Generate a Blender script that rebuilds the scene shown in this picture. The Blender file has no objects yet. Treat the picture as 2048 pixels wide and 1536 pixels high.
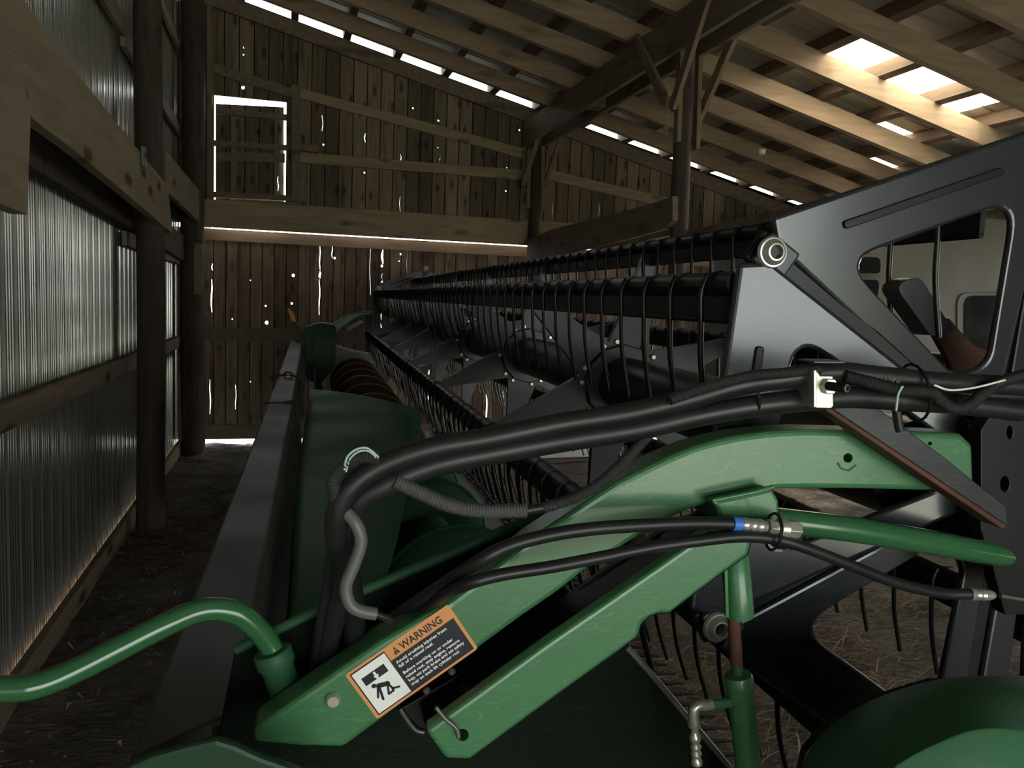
import bpy, bmesh, math, random
from mathutils import Vector, Matrix, noise
random.seed(7)
R = math.radians
# ------------------------------------------------------------------ camera and frames
F, CX, CY, CAMZ = 1650.0, 1024.0, 768.0, 1.5
def _rc(px, py): return Vector((px - CX, -(py - CY), -F))
def _frame(vp, slope):
    d = _rc(*vp).normalized(); h = Vector((1, -slope, 0)); up = h.cross(d).normalized()
    if up.y < 0: up = -up
    return d.cross(up).normalized(), d, up
BF = _frame((560, 598), .036)      # barn axes seen from the camera
HF = _frame((638, 587), .036)      # harvester axes seen from the camera
CAM = Vector((0, 0, CAMZ))
def c2w(v): return Vector((v.dot(BF[0]), v.dot(BF[1]), v.dot(BF[2])))
HR, HS, HU = [c2w(a) for a in HF]
def W(r, s, u): return CAM + HR * r + HS * s + HU * u          # harvester coordinates -> world
def P(px, py, s):                                              # photo point on the plane s of the harvester
    v = _rc(px, py); return CAM + c2w(v) * (s / v.dot(HF[1]))
def PU(px, py, u):
    v = _rc(px, py); return CAM + c2w(v) * (u / v.dot(HF[2]))
def toH(p):
    d = p - CAM; return d.dot(HR), d.dot(HS), d.dot(HU)
def B(px, py, axis, val):                                      # photo point on a barn plane
    v = c2w(_rc(px, py)); val = val - CAM[axis]; return CAM + v * (val / v[axis])
sc = bpy.context.scene
col = sc.collection
# ------------------------------------------------------------------ materials
def newmat(name):
    m = bpy.data.materials.new(name); m.use_nodes = True
    nt = m.node_tree; b = nt.nodes['Principled BSDF']; return m, nt, b
def N(nt, t, **kw):
    n = nt.nodes.new(t)
    for k, v in kw.items():
        if k in n.inputs.keys() if isinstance(k, str) else False: n.inputs[k].default_value = v
        else: setattr(n, k, v)
    return n
def ramp(nt, fac, stops):
    r = nt.nodes.new('ShaderNodeValToRGB'); e = r.color_ramp.elements
    while len(e) < len(stops): e.new(.5)
    for i, (p, c) in enumerate(stops): e[i].position = p; e[i].color = (*c, 1)
    nt.links.new(fac, r.inputs[0]); return r.outputs[0]
def coords(nt, scale=(1, 1, 1), rot=(0, 0, 0)):
    tc = nt.nodes.new('ShaderNodeTexCoord'); mp = nt.nodes.new('ShaderNodeMapping')
    mp.inputs['Scale'].default_value = scale; mp.inputs['Rotation'].default_value = rot
    nt.links.new(tc.outputs['Object'], mp.inputs[0]); return mp.outputs[0]
def tex_noise(nt, vec, scale, detail=4, dist=0):
    n = nt.nodes.new('ShaderNodeTexNoise'); n.inputs['Scale'].default_value = scale; n.inputs['Detail'].default_value = detail
    n.inputs['Distortion'].default_value = dist; nt.links.new(vec, n.inputs['Vector']); return n.outputs['Fac']
def mix(nt, fac, a, b, mode='MIX'):
    m = nt.nodes.new('ShaderNodeMix'); m.data_type = 'RGBA'; m.blend_type = mode
    for sock, v in ((m.inputs[0], fac), (m.inputs[6], a), (m.inputs[7], b)):
        if isinstance(v, (int, float)): sock.default_value = v
        elif isinstance(v, tuple): sock.default_value = (*v, 1)
        else: nt.links.new(v, sock)
    return m.outputs[2]
def bump(nt, b, h, strength=.3, dist=.01):
    n = nt.nodes.new('ShaderNodeBump'); n.inputs['Strength'].default_value = strength; n.inputs['Distance'].default_value = dist
    nt.links.new(h, n.inputs['Height']); nt.links.new(n.outputs[0], b.inputs['Normal'])
def mathn(nt, op, a, b=None, clamp=False):
    m = nt.nodes.new('ShaderNodeMath'); m.operation = op; m.use_clamp = clamp
    for i, v in enumerate((a, b)):
        if v is None: continue
        if isinstance(v, (int, float)): m.inputs[i].default_value = v
        else: nt.links.new(v, m.inputs[i])
    return m.outputs[0]
def wood(name, c0, c1, cd, axis='y', knots=.5, rough=.75, plank=0):
    """sawn timber: grain along the axis, knots, optional plank joints across x"""
    m, nt, b = newmat(name); L = nt.links
    sc3 = {'x': (1, 9, 9), 'y': (9, 1, 9), 'z': (9, 9, 1)}[axis]
    g = tex_noise(nt, coords(nt, sc3), 2.2, 6, .6)
    g2 = tex_noise(nt, coords(nt, (1, 1, 1)), 1.3, 3)
    colr = ramp(nt, g, [(.3, c0), (.7, c1)])
    colr = mix(nt, mathn(nt, 'MULTIPLY', g2, .5), colr, c0, 'MIX')
    v = nt.nodes.new('ShaderNodeTexVoronoi'); v.voronoi_dimensions = '2D'; v.inputs['Scale'].default_value = 1.0
    tk = nt.nodes.new('ShaderNodeTexCoord'); sk = nt.nodes.new('ShaderNodeSeparateXYZ'); L.new(tk.outputs['Object'], sk.inputs[0]); ck = nt.nodes.new('ShaderNodeCombineXYZ')
    ka, kb, kx, ky = {'x': (0, 2, 1.7, 5.0), 'y': (1, 2, 1.7, 5.0), 'z': (0, 2, 7.2, 2.6)}[axis]
    L.new(mathn(nt, 'MULTIPLY', sk.outputs[ka], kx), ck.inputs[0]); L.new(mathn(nt, 'MULTIPLY', sk.outputs[kb], ky), ck.inputs[1]); L.new(ck.outputs[0], v.inputs['Vector'])
    nn = tex_noise(nt, coords(nt, (1, 1, 1)), 14, 3)
    d = mathn(nt, 'ADD', v.outputs['Distance'], mathn(nt, 'MULTIPLY', mathn(nt, 'SUBTRACT', nn, .5), .18))
    kn = ramp(nt, d, [(.07, (1, 1, 1)), (.19, (0, 0, 0))])
    sv = nt.nodes.new('ShaderNodeSeparateXYZ'); L.new(v.outputs['Color'], sv.inputs[0]); kn = mathn(nt, 'MULTIPLY', kn, mathn(nt, 'GREATER_THAN', sv.outputs[0], .38))
    colr = mix(nt, mathn(nt, 'MULTIPLY', kn, knots), colr, cd)
    if plank:
        tc = nt.nodes.new('ShaderNodeTexCoord'); sx = nt.nodes.new('ShaderNodeSeparateXYZ'); L.new(tc.outputs['Object'], sx.inputs[0])
        q = mathn(nt, 'DIVIDE', mathn(nt, 'ADD', sx.outputs[0], 20), plank)
        fl = mathn(nt, 'FLOOR', q); fr = mathn(nt, 'FRACT', q)
        wn = nt.nodes.new('ShaderNodeTexWhiteNoise'); wn.noise_dimensions = '1D'; L.new(fl, wn.inputs['W'])
        colr = mix(nt, 1.0, colr, ramp(nt, wn.outputs['Value'], [(0, (.55, .52, .5)), (.5, (1, .96, .92)), (1, (1.5, 1.45, 1.4))]), 'MULTIPLY')
        e = mathn(nt, 'LESS_THAN', mathn(nt, 'ABSOLUTE', mathn(nt, 'SUBTRACT', fr, .5)), .465)
        st = tex_noise(nt, coords(nt, (14, 14, .7)), 1.0, 4, .4)
        wet = ramp(nt, st, [(.58, (0, 0, 0)), (.68, (1, 1, 1))])
        colr = mix(nt, mathn(nt, 'MULTIPLY', wet, .55), colr, cd)
        colr = mix(nt, e, tuple(x * .2 for x in cd), colr)
        bump(nt, b, mathn(nt, 'ADD', mathn(nt, 'MULTIPLY', e, 3.0), g), .5, .004)
    else:
        bump(nt, b, g, .35, .003)
    L.new(colr, b.inputs['Base Color']); b.inputs['Roughness'].default_value = rough
    b.inputs['Specular IOR Level'].default_value = .25
    return m
def paint(name, c, rough=.3, metal=0.0, spec=.5, coat=0, noise_amt=.12, scr=0, nscale=6, bumpy=0):
    m, nt, b = newmat(name)
    n = tex_noise(nt, coords(nt), nscale, 5)
    colr = mix(nt, 1.0, ramp(nt, n, [(.3, (1 - noise_amt,) * 3), (.7, (1 + noise_amt,) * 3)]), c, 'MULTIPLY')
    if scr:
        s = tex_noise(nt, coords(nt, (3, 3, 18), (.3, .5, .2)), 3, 8, 2.5)
        f = ramp(nt, s, [(.49, (0, 0, 0)), (.5, (1, 1, 1)), (.512, (0, 0, 0))])
        colr = mix(nt, mathn(nt, 'MULTIPLY', f, scr), colr, tuple(min(1, x * 2 + .08) for x in c))
    nt.links.new(colr, b.inputs['Base Color'])
    rr = ramp(nt, tex_noise(nt, coords(nt), 3, 5), [(.3, (rough * .8,) * 3), (.7, (min(1, rough * 1.25),) * 3)])
    nt.links.new(rr, b.inputs['Roughness'])
    b.inputs['Metallic'].default_value = metal; b.inputs['Specular IOR Level'].default_value = spec
    b.inputs['Coat Weight'].default_value = coat; b.inputs['Coat Roughness'].default_value = .12
    if bumpy: bump(nt, b, tex_noise(nt, coords(nt), nscale * 6, 5), bumpy, .003)
    return m
M = {}
M['plank'] = wood('weathered_plank', (.18, .137, .098), (.31, .252, .188), (.050, .028, .018), 'z', .75, .8, .138)
M['door_plank'] = wood('door_plank', (.20, .14, .11), (.40, .31, .25), (.05, .025, .016), 'z', .5, .8, .118)
M['beam_x'] = wood('sawn_beam_x', (.31, .24, .15), (.47, .38, .26), (.09, .05, .028), 'x', .6)
M['beam_y'] = wood('sawn_beam_y', (.20, .150, .10), (.32, .25, .175), (.045, .025, .014), 'y', .95)
M['rafter'] = wood('rafter_timber', (.32, .22, .145), (.48, .36, .25), (.10, .055, .03), 'x', .5)
M['purlin'] = wood('purlin_timber', (.15, .10, .07), (.24, .17, .12), (.05, .03, .02), 'y', .4)
M['old'] = wood('old_timber', (.18, .135, .10), (.30, .235, .18), (.05, .03, .02), 'y', .4)
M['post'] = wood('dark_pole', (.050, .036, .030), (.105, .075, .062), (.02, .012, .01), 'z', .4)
M['brace'] = wood('brace_timber', (.20, .15, .10), (.31, .24, .16), (.08, .05, .03), 'z', .4)
M['wallmetal'] = paint('corrugated_steel', (.40, .39, .36), .21, .6, .5, 0, .06, 0, 1.5)
M['roofmetal'] = paint('roof_steel', (.55, .53, .47), .5, .2, .4, 0, .15, 0, 2)
M['green'] = paint('green_paint', (.055, .185, .075), .32, 0, .5, .35, .08, .35, 3)
M['green2'] = paint('green_gloss', (.035, .135, .052), .22, 0, .5, .7, .05, .1, 3)
M['dgreen'] = paint('dark_green_paint', (.030, .105, .050), .50, 0, .3, 0, .15, .1, 4)
M['rim'] = paint('worn_rim', (.30, .20, .15), .4, .3)
M['fender'] = paint('fender_green', (.018, .055, .028), .45, 0, .3)
M['cover'] = paint('cover_green', (.032, .140, .065), .55, 0, .2, 0, .1, .1, 3)
M['pgreen'] = paint('divider_green', (.045, .14, .068), .5, 0, .2, 0, .1, .1, 4)
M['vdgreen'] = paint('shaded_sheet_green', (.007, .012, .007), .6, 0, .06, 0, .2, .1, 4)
M['beamgrey'] = paint('dusty_green_tube', (.040, .041, .034), .42, .05, .35, 0, .12, .08, 3)
M['black'] = paint('black_paint', (.009, .009, .010), .36, 0, .35, 0, .2)
M['shield'] = paint('grey_black_shield', (.022, .025, .030), .25, .15, .9, .15, .10, .12, 2)
M['spider'] = paint('grey_steel_sheet', (.055, .058, .066), .34, .3, .5, 0, .15, .05, 5)
M['tine'] = paint('tine_steel', (.02, .019, .018), .3, .5, .5)
M['rust'] = paint('rusty_steel', (.12, .052, .036), .75, .1, .3, 0, .35, 0, 12, .4)
M['rustflight'] = paint('rust_polished_flight', (.15, .080, .058), .36, .5, .5, 0, .3, 0, 8)
M['rubber'] = paint('black_rubber', (.016, .016, .017), .42, 0, .45, 0, .35, 0, 14)
M['conduit'] = paint('grey_conduit', (.13, .13, .13), .42, 0, .5, 0, .12)
M['conduit_d'] = paint('black_conduit', (.045, .045, .046), .4, 0, .5, 0, .12)
M['chrome'] = paint('zinc_fitting', (.60, .58, .53), .30, .7, .5, 0, .1, 0, 20)
M['galv'] = paint('zinc_plate', (.66, .64, .54), .38, .85, .5, 0, .08, 0, 10)
M['angle'] = paint('angle_iron_black', (.020, .020, .026), .4, .1, .5, 0, .3, .3, 9)
M['greymetal'] = paint('bare_grey_steel', (.17, .17, .16), .38, .6, .5, 0, .2, .1, 6)
M['blue'] = paint('blue_band', (.05, .22, .75), .4)
M['white'] = paint('white_paint', (.90, .90, .88), .45, 0, .4, 0, .05)
M['wire'] = paint('pale_wire', (.45, .62, .55), .4)
M['cream'] = paint('cream_body', (.105, .092, .076), .5, 0, .4, 0, .06, 0, 1.5)
M['glassdark'] = paint('dark_window', (.006, .006, .006), .7, 0, .08)
M['orange'] = paint('orange_plastic', (.95, .28, .03), .35)
M['cap'] = paint('grey_cap', (.07, .075, .08), .38, 0, .5, 0, .08, 0, 5)
# label colours
M['lab_orange'] = paint('label_orange', (.78, .33, .12), .4, 0, .3, 0, .03)
M['lab_white'] = paint('label_white', (.95, .95, .93), .4, 0, .3, 0, .02)
M['lab_dark'] = paint('label_dark', (.022, .022, .032), .35, 0, .3, 0, .05)
M['print_grey'] = paint('hose_print', (.16, .16, .155), .6)
def mk_floor():
    m, nt, b = newmat('dirt_floor'); v = coords(nt)
    a = tex_noise(nt, v, 3.5, 8, .4); c = tex_noise(nt, coords(nt, (5, 22, 5), (0, 0, .1)), 3.0, 6, 1.2); f = tex_noise(nt, v, 26, 6)
    k = ramp(nt, a, [(.3, (.085, .066, .054)), (.55, (.16, .128, .106)), (.75, (.26, .215, .18))])
    k = mix(nt, ramp(nt, c, [(.55, (0, 0, 0)), (.66, (1, 1, 1))]), k, (.31, .26, .215))
    nt.links.new(k, b.inputs['Base Color']); b.inputs['Roughness'].default_value = .9
    bump(nt, b, mathn(nt, 'ADD', mathn(nt, 'MULTIPLY', c, 1.3), f), .9, .03); return m
M['floor'] = mk_floor()
M['straw'] = paint('straw', (.23, .155, .085), .8, 0, .2, 0, .4, 0, 9)
M['straw2'] = paint('pale_straw', (.34, .27, .19), .8, 0, .2, 0, .3, 0, 9)
M['grass'] = paint('outside_gravel', (.29, .31, .26), .95, 0, .1, 0, .3)
def mk_sky():
    m, nt, b = newmat('fibreglass_panel'); nt.nodes.remove(b)
    t = nt.nodes.new('ShaderNodeBsdfTranslucent'); t.inputs[0].default_value = (.95, .90, .78, 1)
    p = nt.nodes.new('ShaderNodeBsdfTransparent'); p.inputs[0].default_value = (.9, .9, .85, 1)
    x = nt.nodes.new('ShaderNodeMixShader'); x.inputs[0].default_value = .35
    nt.links.new(t.outputs[0], x.inputs[1]); nt.links.new(p.outputs[0], x.inputs[2])
    nt.links.new(x.outputs[0], nt.nodes['Material Output'].inputs[0]); return m
M['skylight'] = mk_sky()
# ------------------------------------------------------------------ object helpers
WL = {}
def link(o, parent, origin):
    col.objects.link(o); WL[o] = origin
    if parent is not None:
        o.parent = parent; o.location = origin - WL[parent]
    else: o.location = origin
def tag(o, label=None, cat=None, group=None, kind=None):
    if label: o['label'] = label
    if cat: o['category'] = cat
    if group: o['group'] = group
    if kind: o['kind'] = kind
    return o
def thing(name, loc, label, cat, group=None):
    o = bpy.data.objects.new(name, None); o.empty_display_size = .05
    link(o, None, Vector(loc)); return tag(o, label, cat, group)
def obj(name, bm, mat, parent=None, label=None, cat=None, group=None, kind=None, smooth=None, bevel=0, segs=2, origin=None, norm=True):
    """one mesh object; vertices come in world coordinates"""
    if norm: bmesh.ops.recalc_face_normals(bm, faces=bm.faces[:])
    if origin is None:
        if parent is not None: origin = WL[parent]
        else:
            xs = [v.co for v in bm.verts]
            origin = Vector(((min(c.x for c in xs) + max(c.x for c in xs)) / 2, (min(c.y for c in xs) + max(c.y for c in xs)) / 2, min(c.z for c in xs)))
    origin = Vector(origin)
    for v in bm.verts: v.co -= origin
    me = bpy.data.meshes.new(name); bm.to_mesh(me); bm.free()
    me.materials.append(M[mat] if isinstance(mat, str) else mat)
    o = bpy.data.objects.new(name, me); link(o, parent, origin); tag(o, label, cat, group, kind)
    if bevel < 0:
        bevel = -bevel; at_ = me.attributes.new('bevel_weight_edge', 'FLOAT', 'EDGE'); b3 = bmesh.new(); b3.from_mesh(me); b3.edges.ensure_lookup_table(); b3.faces.ensure_lookup_table()
        wt = [1.0 if len(e.link_faces) == 2 and e.calc_face_angle(0) > .6 and e.calc_length() > .004 else 0.0 for e in b3.edges]; b3.free()
        at_.data.foreach_set('value', wt)
        md = o.modifiers.new('bevel', 'BEVEL'); md.width = bevel; md.segments = 3; md.limit_method = 'WEIGHT'; bevel = 0
    if bevel:
        md = o.modifiers.new('bevel', 'BEVEL'); md.width = bevel; md.segments = segs; md.limit_method = 'ANGLE'; md.angle_limit = R(35)
        md.harden_normals = False
    if smooth is not None:
        for p in me.polygons: p.use_smooth = True
        me.set_sharp_from_angle(angle=R(smooth))
    return o
def dup(o, loc=None, parent=None, label=None):
    c = o.copy(); col.objects.link(c)
    if parent is not None: c.parent = parent
    if loc is not None: c.location = loc
    if label: c['label'] = label
    WL[c] = (WL[parent] if parent is not None else Vector((0, 0, 0))) + c.location
    for ch in [x for x in list(WL) if x.parent == o]: dup(ch, ch.location.copy(), c)
    return c
def nb(): return bmesh.new()
def prism(bm, pts, vec, holes=()):
    """polygon (with holes) swept along vec"""
    vec = Vector(vec)
    loops = [list(pts)] + [list(h) for h in holes]
    if not holes:
        a = [bm.verts.new(p) for p in pts]; f = [bm.faces.new(a)]
    else:
        es = []
        for lp in loops:
            vs = [bm.verts.new(p) for p in lp]
            es += [bm.edges.new((vs[i], vs[(i + 1) % len(vs)])) for i in range(len(vs))]
        f = [g for g in bmesh.ops.triangle_fill(bm, edges=es, use_beauty=True)['geom'] if isinstance(g, bmesh.types.BMFace)]
    ex = bmesh.ops.extrude_face_region(bm, geom=f)
    bmesh.ops.translate(bm, verts=[g for g in ex['geom'] if isinstance(g, bmesh.types.BMVert)], vec=vec)
    return bm
def boxw(bm, x0, x1, y0, y1, z0, z1):
    p = [Vector((x, y, z0)) for x, y in ((x0, y0), (x1, y0), (x1, y1), (x0, y1))]
    return prism(bm, p, (0, 0, z1 - z0))
def boxh(bm, r0, r1, s0, s1, u0, u1):
    p = [W(r, s, u0) for r, s in ((r0, s0), (r1, s0), (r1, s1), (r0, s1))]
    return prism(bm, p, HU * (u1 - u0))
def catmull(pts, n=8, closed=False):
    pts = [Vector(p) for p in pts]; out = []
    ext = [pts[0] * 2 - pts[1]] + pts + [pts[-1] * 2 - pts[-2]]
    for i in range(1, len(ext) - 2):
        a, b_, c, d = ext[i - 1:i + 3]
        for k in range(n):
            t = k / n
            out.append(.5 * ((2 * b_) + (c - a) * t + (2 * a - 5 * b_ + 4 * c - d) * t * t + (3 * b_ - a - 3 * c + d) * t ** 3))
    out.append(pts[-1].copy()); return out
def tube(bm, pts, rad, seg=12, cap=True):
    pts = [Vector(p) for p in pts]; n = len(pts)
    rads = rad if isinstance(rad, (list, tuple)) else [rad] * n
    t0 = (pts[1] - pts[0]).normalized()
    ref = Vector((0, 0, 1)) if abs(t0.z) < .9 else Vector((1, 0, 0))
    x = t0.cross(ref).normalized(); rings = []; prev = t0
    for i, p in enumerate(pts):
        t = (pts[min(i + 1, n - 1)] - pts[max(i - 1, 0)]).normalized()
        x = (prev.rotation_difference(t) @ x); x = (x - t * x.dot(t)).normalized(); y = t.cross(x); prev = t
        rings.append([bm.verts.new(p + (x * math.cos(2 * math.pi * k / seg) + y * math.sin(2 * math.pi * k / seg)) * rads[i]) for k in range(seg)])
    for a, b_ in zip(rings, rings[1:]):
        for k in range(seg): bm.faces.new((a[k], a[(k + 1) % seg], b_[(k + 1) % seg], b_[k]))
    if cap: bm.faces.new(rings[0][::-1]); bm.faces.new(rings[-1])
    return bm
def lathe(bm, base, axis, prof, seg=24):
    """profile [(distance along the axis, radius)...]"""
    axis = Vector(axis).normalized(); base = Vector(base); x = axis.cross(Vector((0, 0, 1)) if abs(axis.z) < .9 else Vector((1, 0, 0))).normalized(); y = axis.cross(x)
    rings = [[bm.verts.new(base + axis * d + (x * math.cos(2 * math.pi * k / seg) + y * math.sin(2 * math.pi * k / seg)) * r) for k in range(seg)] for d, r in prof]
    for a, b_ in zip(rings, rings[1:]):
        for k in range(seg): bm.faces.new((a[k], a[(k + 1) % seg], b_[(k + 1) % seg], b_[k]))
    bm.faces.new(rings[0][::-1]); bm.faces.new(rings[-1]); return bm
def resample(pts, step):
    out = [pts[0].copy()]; acc = 0
    for a, b_ in zip(pts, pts[1:]):
        L = (b_ - a).length; t = step - acc
        while t <= L:
            out.append(a.lerp(b_, t / L)); t += step
        acc = (acc + L) % step if L else acc
    return out
def corrugated(bm, pts, r, pitch=.0045, seg=10):
    q = resample(catmull(pts, 24), pitch / 4); rr = [r * (1 + .12 * math.cos(2 * math.pi * i / 4)) for i in range(len(q))]
    return tube(bm, q, rr, seg)
def rounded(poly, rad, n=5):
    """2-D polygon with rounded corners"""
    out = []; k = len(poly)
    for i in range(k):
        p = Vector(poly[i]); a = Vector(poly[i - 1]) - p; b_ = Vector(poly[(i + 1) % k]) - p
        r = rad[i] if isinstance(rad, (list, tuple)) else rad
        r = min(r, a.length * .48, b_.length * .48); p0 = p + a.normalized() * r; p1 = p + b_.normalized() * r
        for j in range(n + 1):
            t = j / n; out.append(((1 - t) ** 2) * p0 + 2 * t * (1 - t) * p + t * t * p1)
    return out
def hexnut(bm, base, axis, rad, h):
    return lathe(bm, base, axis, [(0, rad), (h, rad)], 6)

# ================================================================== THE BARN
YW = 8.75; XW = -.97; XR = 8.6; YB = -3.6
RS, RZ = -.2474, 2.681 + CAMZ
k_ = YW / 8.35
def roofz(x): return CAMZ + k_ * 2.681 + RS * x          # middle of the light slots under the roofing
# floor, with clods
bm = nb(); nx, ny = 150, 190
vs = []
for j in range(ny + 1):
    row = []
    for i in range(nx + 1):
        x = -1.4 + (XR + 1.6) * (i / nx) ** 1.5; y = YB - .4 + (YW + .15 - YB + .4) * j / ny
        z = .030 * noise.noise(Vector((x * 2.2, y * 1.3, 0))) + .022 * noise.noise(Vector((x * 9, y * 8, 3))) + .010 * noise.noise(Vector((x * 24, y * 20, 5)))
        row.append(bm.verts.new((x, y, z - .01)))
    vs.append(row)
for j in range(ny):
    for i in range(nx): bm.faces.new((vs[j][i], vs[j][i + 1], vs[j + 1][i + 1], vs[j + 1][i]))
obj('floor', bm, 'floor', kind='structure', smooth=60, origin=(0, 0, 0), norm=False)
bm = nb(); boxw(bm, -40, 40, -45, 50, -.35, -.12)
obj('ground_outside', bm, 'grass', kind='structure', origin=(0, 0, -.2))

# corrugated steel wall on the left
prof = []; y = YB
while y < YW - .05:
    for dy, dx in ((0, 0), (.008, .007), (.020, .007), (.028, 0), (.048, 0), (.052, .003), (.058, .003), (.062, 0), (.080, 0), (.084, .003), (.090, .003), (.094, 0), (.112, 0), (.116, .003), (.122, .003), (.126, 0)):
        prof.append((y + dy, dx))
    y += .152
prof.append((YW - .012, 0))
bm = nb(); lo = []; hi = []
for y_, d in prof:
    lo.append(bm.verts.new((XW + d, y_, .05))); hi.append(bm.verts.new((XW + d, y_, 5.0)))
for i in range(len(prof) - 1): bm.faces.new((lo[i], lo[i + 1], hi[i + 1], hi[i]))
wl = obj('wall_left', bm, 'wallmetal', kind='structure', origin=(XW, 0, 0), norm=False)

# gable wall: planks with real slits and knot holes
def slit(x, y0, y1, w, h=8):
    """lens shaped opening in photo pixels on the gable wall"""
    L, Rr = [], []
    for k in range(h + 1):
        t = k / h; ww = max(.3, w * .36 * math.sin(math.pi * min(max(t, .06), .94)) ** .5)
        xx = x + .8 * math.sin(t * 7 + x)
        L.append(B(xx - ww, y0 + (y1 - y0) * t, 1, YW)); Rr.append(B(xx + ww, y0 + (y1 - y0) * t, 1, YW))
    return L + Rr[::-1]
def dot(x, y, r): return [B(x + r * math.cos(a) * .9, y + r * math.sin(a), 1, YW) for a in [k * math.pi / 4 for k in range(8)]]
zb = B(800, 470, 1, YW).z            # middle of the tie beam
upper = [(730, 266, 285, 2), (802, 308, 321, 1.6), (800, 392, 430, 1.2), (592.5, 326, 404, 2), (556, 353, 382, 1.6), (1105, 402, 440, 1.4), (1198, 402, 436, 2),
         (487, 92, 98, 2), (1039, 388, 398, 1), (880, 310, 330, 1), (645, 230, 262, 1.0)]
udots = [(826, 216, 2), (877, 241, 2.2), (647, 289, 2.2), (729, 345, 2), (1012, 382, 1.8), (1039, 260, 2), (876, 295, 1.3), (1014, 335, 1.3), (487, 109, 1.8), (486, 175, 4), (428, 392, 3.4)]
lower = [(641, 491, 540, 2.6), (641, 542, 556, 6), (640, 558, 630, 2.6), (666, 491, 515, 2.4), (743, 496, 590, 1.1), (768, 498, 527, 6), (767, 545, 558, 1), (767, 561, 569, 4.5), (766, 612, 640, 2), (765, 648, 664, 2),
         (818, 498, 560, .9), (421, 558, 625, 4), (422, 526, 540, 3), (418, 762, 832, 3), (470, 772, 822, 1.6), (862, 742, 764, 4), (933, 728, 778, 4), (979, 783, 856, 4.4), (860, 792, 812, 3.4),
         (883, 826, 840, 2.5), (1013, 782, 800, 2), (1002, 792, 806, 1.8), (1130, 690, 760, 1.4), (1240, 560, 620, 1.2), (1170, 570, 600, 1.6), (1320, 600, 650, 1.2), (1138, 820, 840, 2)]
ldots = [(805, 507, 2), (802, 521, 1.4), (587, 550, 3.4), (584, 607, 2.4), (533, 646, 4), (463, 639, 1.6), (671, 515, 2.6), (767, 531, 2.8), (500, 766, 1.3), (531, 612, 2), (500, 560, 1.2)]
# upper wall, with the loft hatch opening
dTL, dTR, dBR, dBL = B(431, 190, 1, YW), B(577, 213, 1, YW), B(577, 398, 1, YW), B(431, 398, 1, YW)
hx0, hx1, hz1, hz0 = B(428, 300, 1, YW).x, B(572, 300, 1, YW).x, B(500, 199, 1, YW).z + .01, zb + .02
xr = XR
pts = [Vector((XW - .02, YW, zb)), Vector((hx0, YW, zb)), Vector((hx0, YW, hz1)), Vector((hx1, YW, hz1)), Vector((hx1, YW, zb)), Vector((xr, YW, zb)),
       Vector((xr, YW, roofz(xr) - .05)), Vector((XW - .02, YW, roofz(XW) - .05))]
def inhatch(x, y): return 425 < x < 577 and y > 190
bm = nb(); prism(bm, pts, (0, .022, 0), [slit(*s) for s in upper if not inhatch(s[0], s[1])] + [dot(*d) for d in udots if not inhatch(d[0], d[1])])
obj('wall_back', bm, 'plank', kind='structure', origin=(0, YW, 0))
# loft hatch
t = thing('door_1', (hx0, YW + .03, hz0), None, None); t['kind'] = 'structure'
bm = nb(); q = [B(431, 206, 1, YW), B(568, 213, 1, YW), B(568, 404, 1, YW), B(431, 404, 1, YW)]
for v in q: v.y = YW + .03
prism(bm, q, (0, .02, 0), [slit(556, 353, 382, 1.6)])
obj('hatch_boards', bm, 'plank', t)
for (a, b_, w) in (((432, 216), (573, 230), 12), ((424, 281), (574, 291), 11), ((432, 304), (570, 308), 18)):
    bm = nb(); q = [B(a[0], a[1], 1, YW), B(b_[0], b_[1], 1, YW), B(b_[0], b_[1] + w, 1, YW), B(a[0], a[1] + w, 1, YW)]
    prism(bm, q, (0, -.03, 0)); obj('hatch_batten', bm, 'old', t)
# the big lower door boards, hung just outside the frame, sky gap on top
yd = YW + .13
zd = B(422, 455, 1, YW).z + .0
def sh(l):
    for p in l: p.y = yd
    return l
t = thing('door_2', (0, yd, 0), None, None); t['kind'] = 'structure'
bm = nb(); p = [Vector((-1.0, yd, .045)), Vector((XR, yd, .045)), Vector((XR, yd, zd)), Vector((-1.0, yd, zd))]
prism(bm, p, (0, .022, 0), [sh(slit(*s)) for s in lower] + [sh(dot(*d)) for d in ldots])
obj('door_boards', bm, 'door_plank', t)
bm = nb(); boxw(bm, -.76, XR, yd - .03, yd - .001, zd - .115, zd - .012); obj('top_rail', bm, wood('daylit_rail', (.30, .22, .17), (.46, .36, .29), (.16, .09, .06), 'x', .4), t)  # paler than the other rails: daylight from the gap is in its colour
zm = B(500, 657, 1, YW).z
bm = nb(); boxw(bm, -.75, XR, yd - .035, yd - .001, zm - .13, zm); obj('middle_rail', bm, 'old', t)
bm = nb(); boxw(bm, -.75, XR, yd - .035, yd - .001, .05, .2); obj('bottom_rail', bm, 'old', t)
bm = nb(); boxw(bm, XR, XR + .03, YB, YW, 2.45, 3.2); boxw(bm, XR, XR + .03, YB, 3.2, .1, 2.45); obj('wall_right', bm, 'plank', kind='structure', origin=(XR, 0, 0))  # unseen wall, its far part left open to light the gable wall
bm = nb(); boxw(bm, XW - .05, -.6, YB - .05, YB, -.05, 5.2); boxw(bm, 3.6, XR, YB - .05, YB, -.05, 5.0); boxw(bm, -.6, 3.6, YB - .05, YB, 2.15, 5.2)
obj('wall_front', bm, 'old', kind='structure', origin=(0, YB, 0))

bm = nb(); boxw(bm, XW - .06, XW - .002, YW - .06, YW + .16, -.05, 4.3); obj('leak_board_1', bm, 'post', kind='structure', origin=(XW, YW, 0))  # board added to close the light leak at the corner
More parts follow.
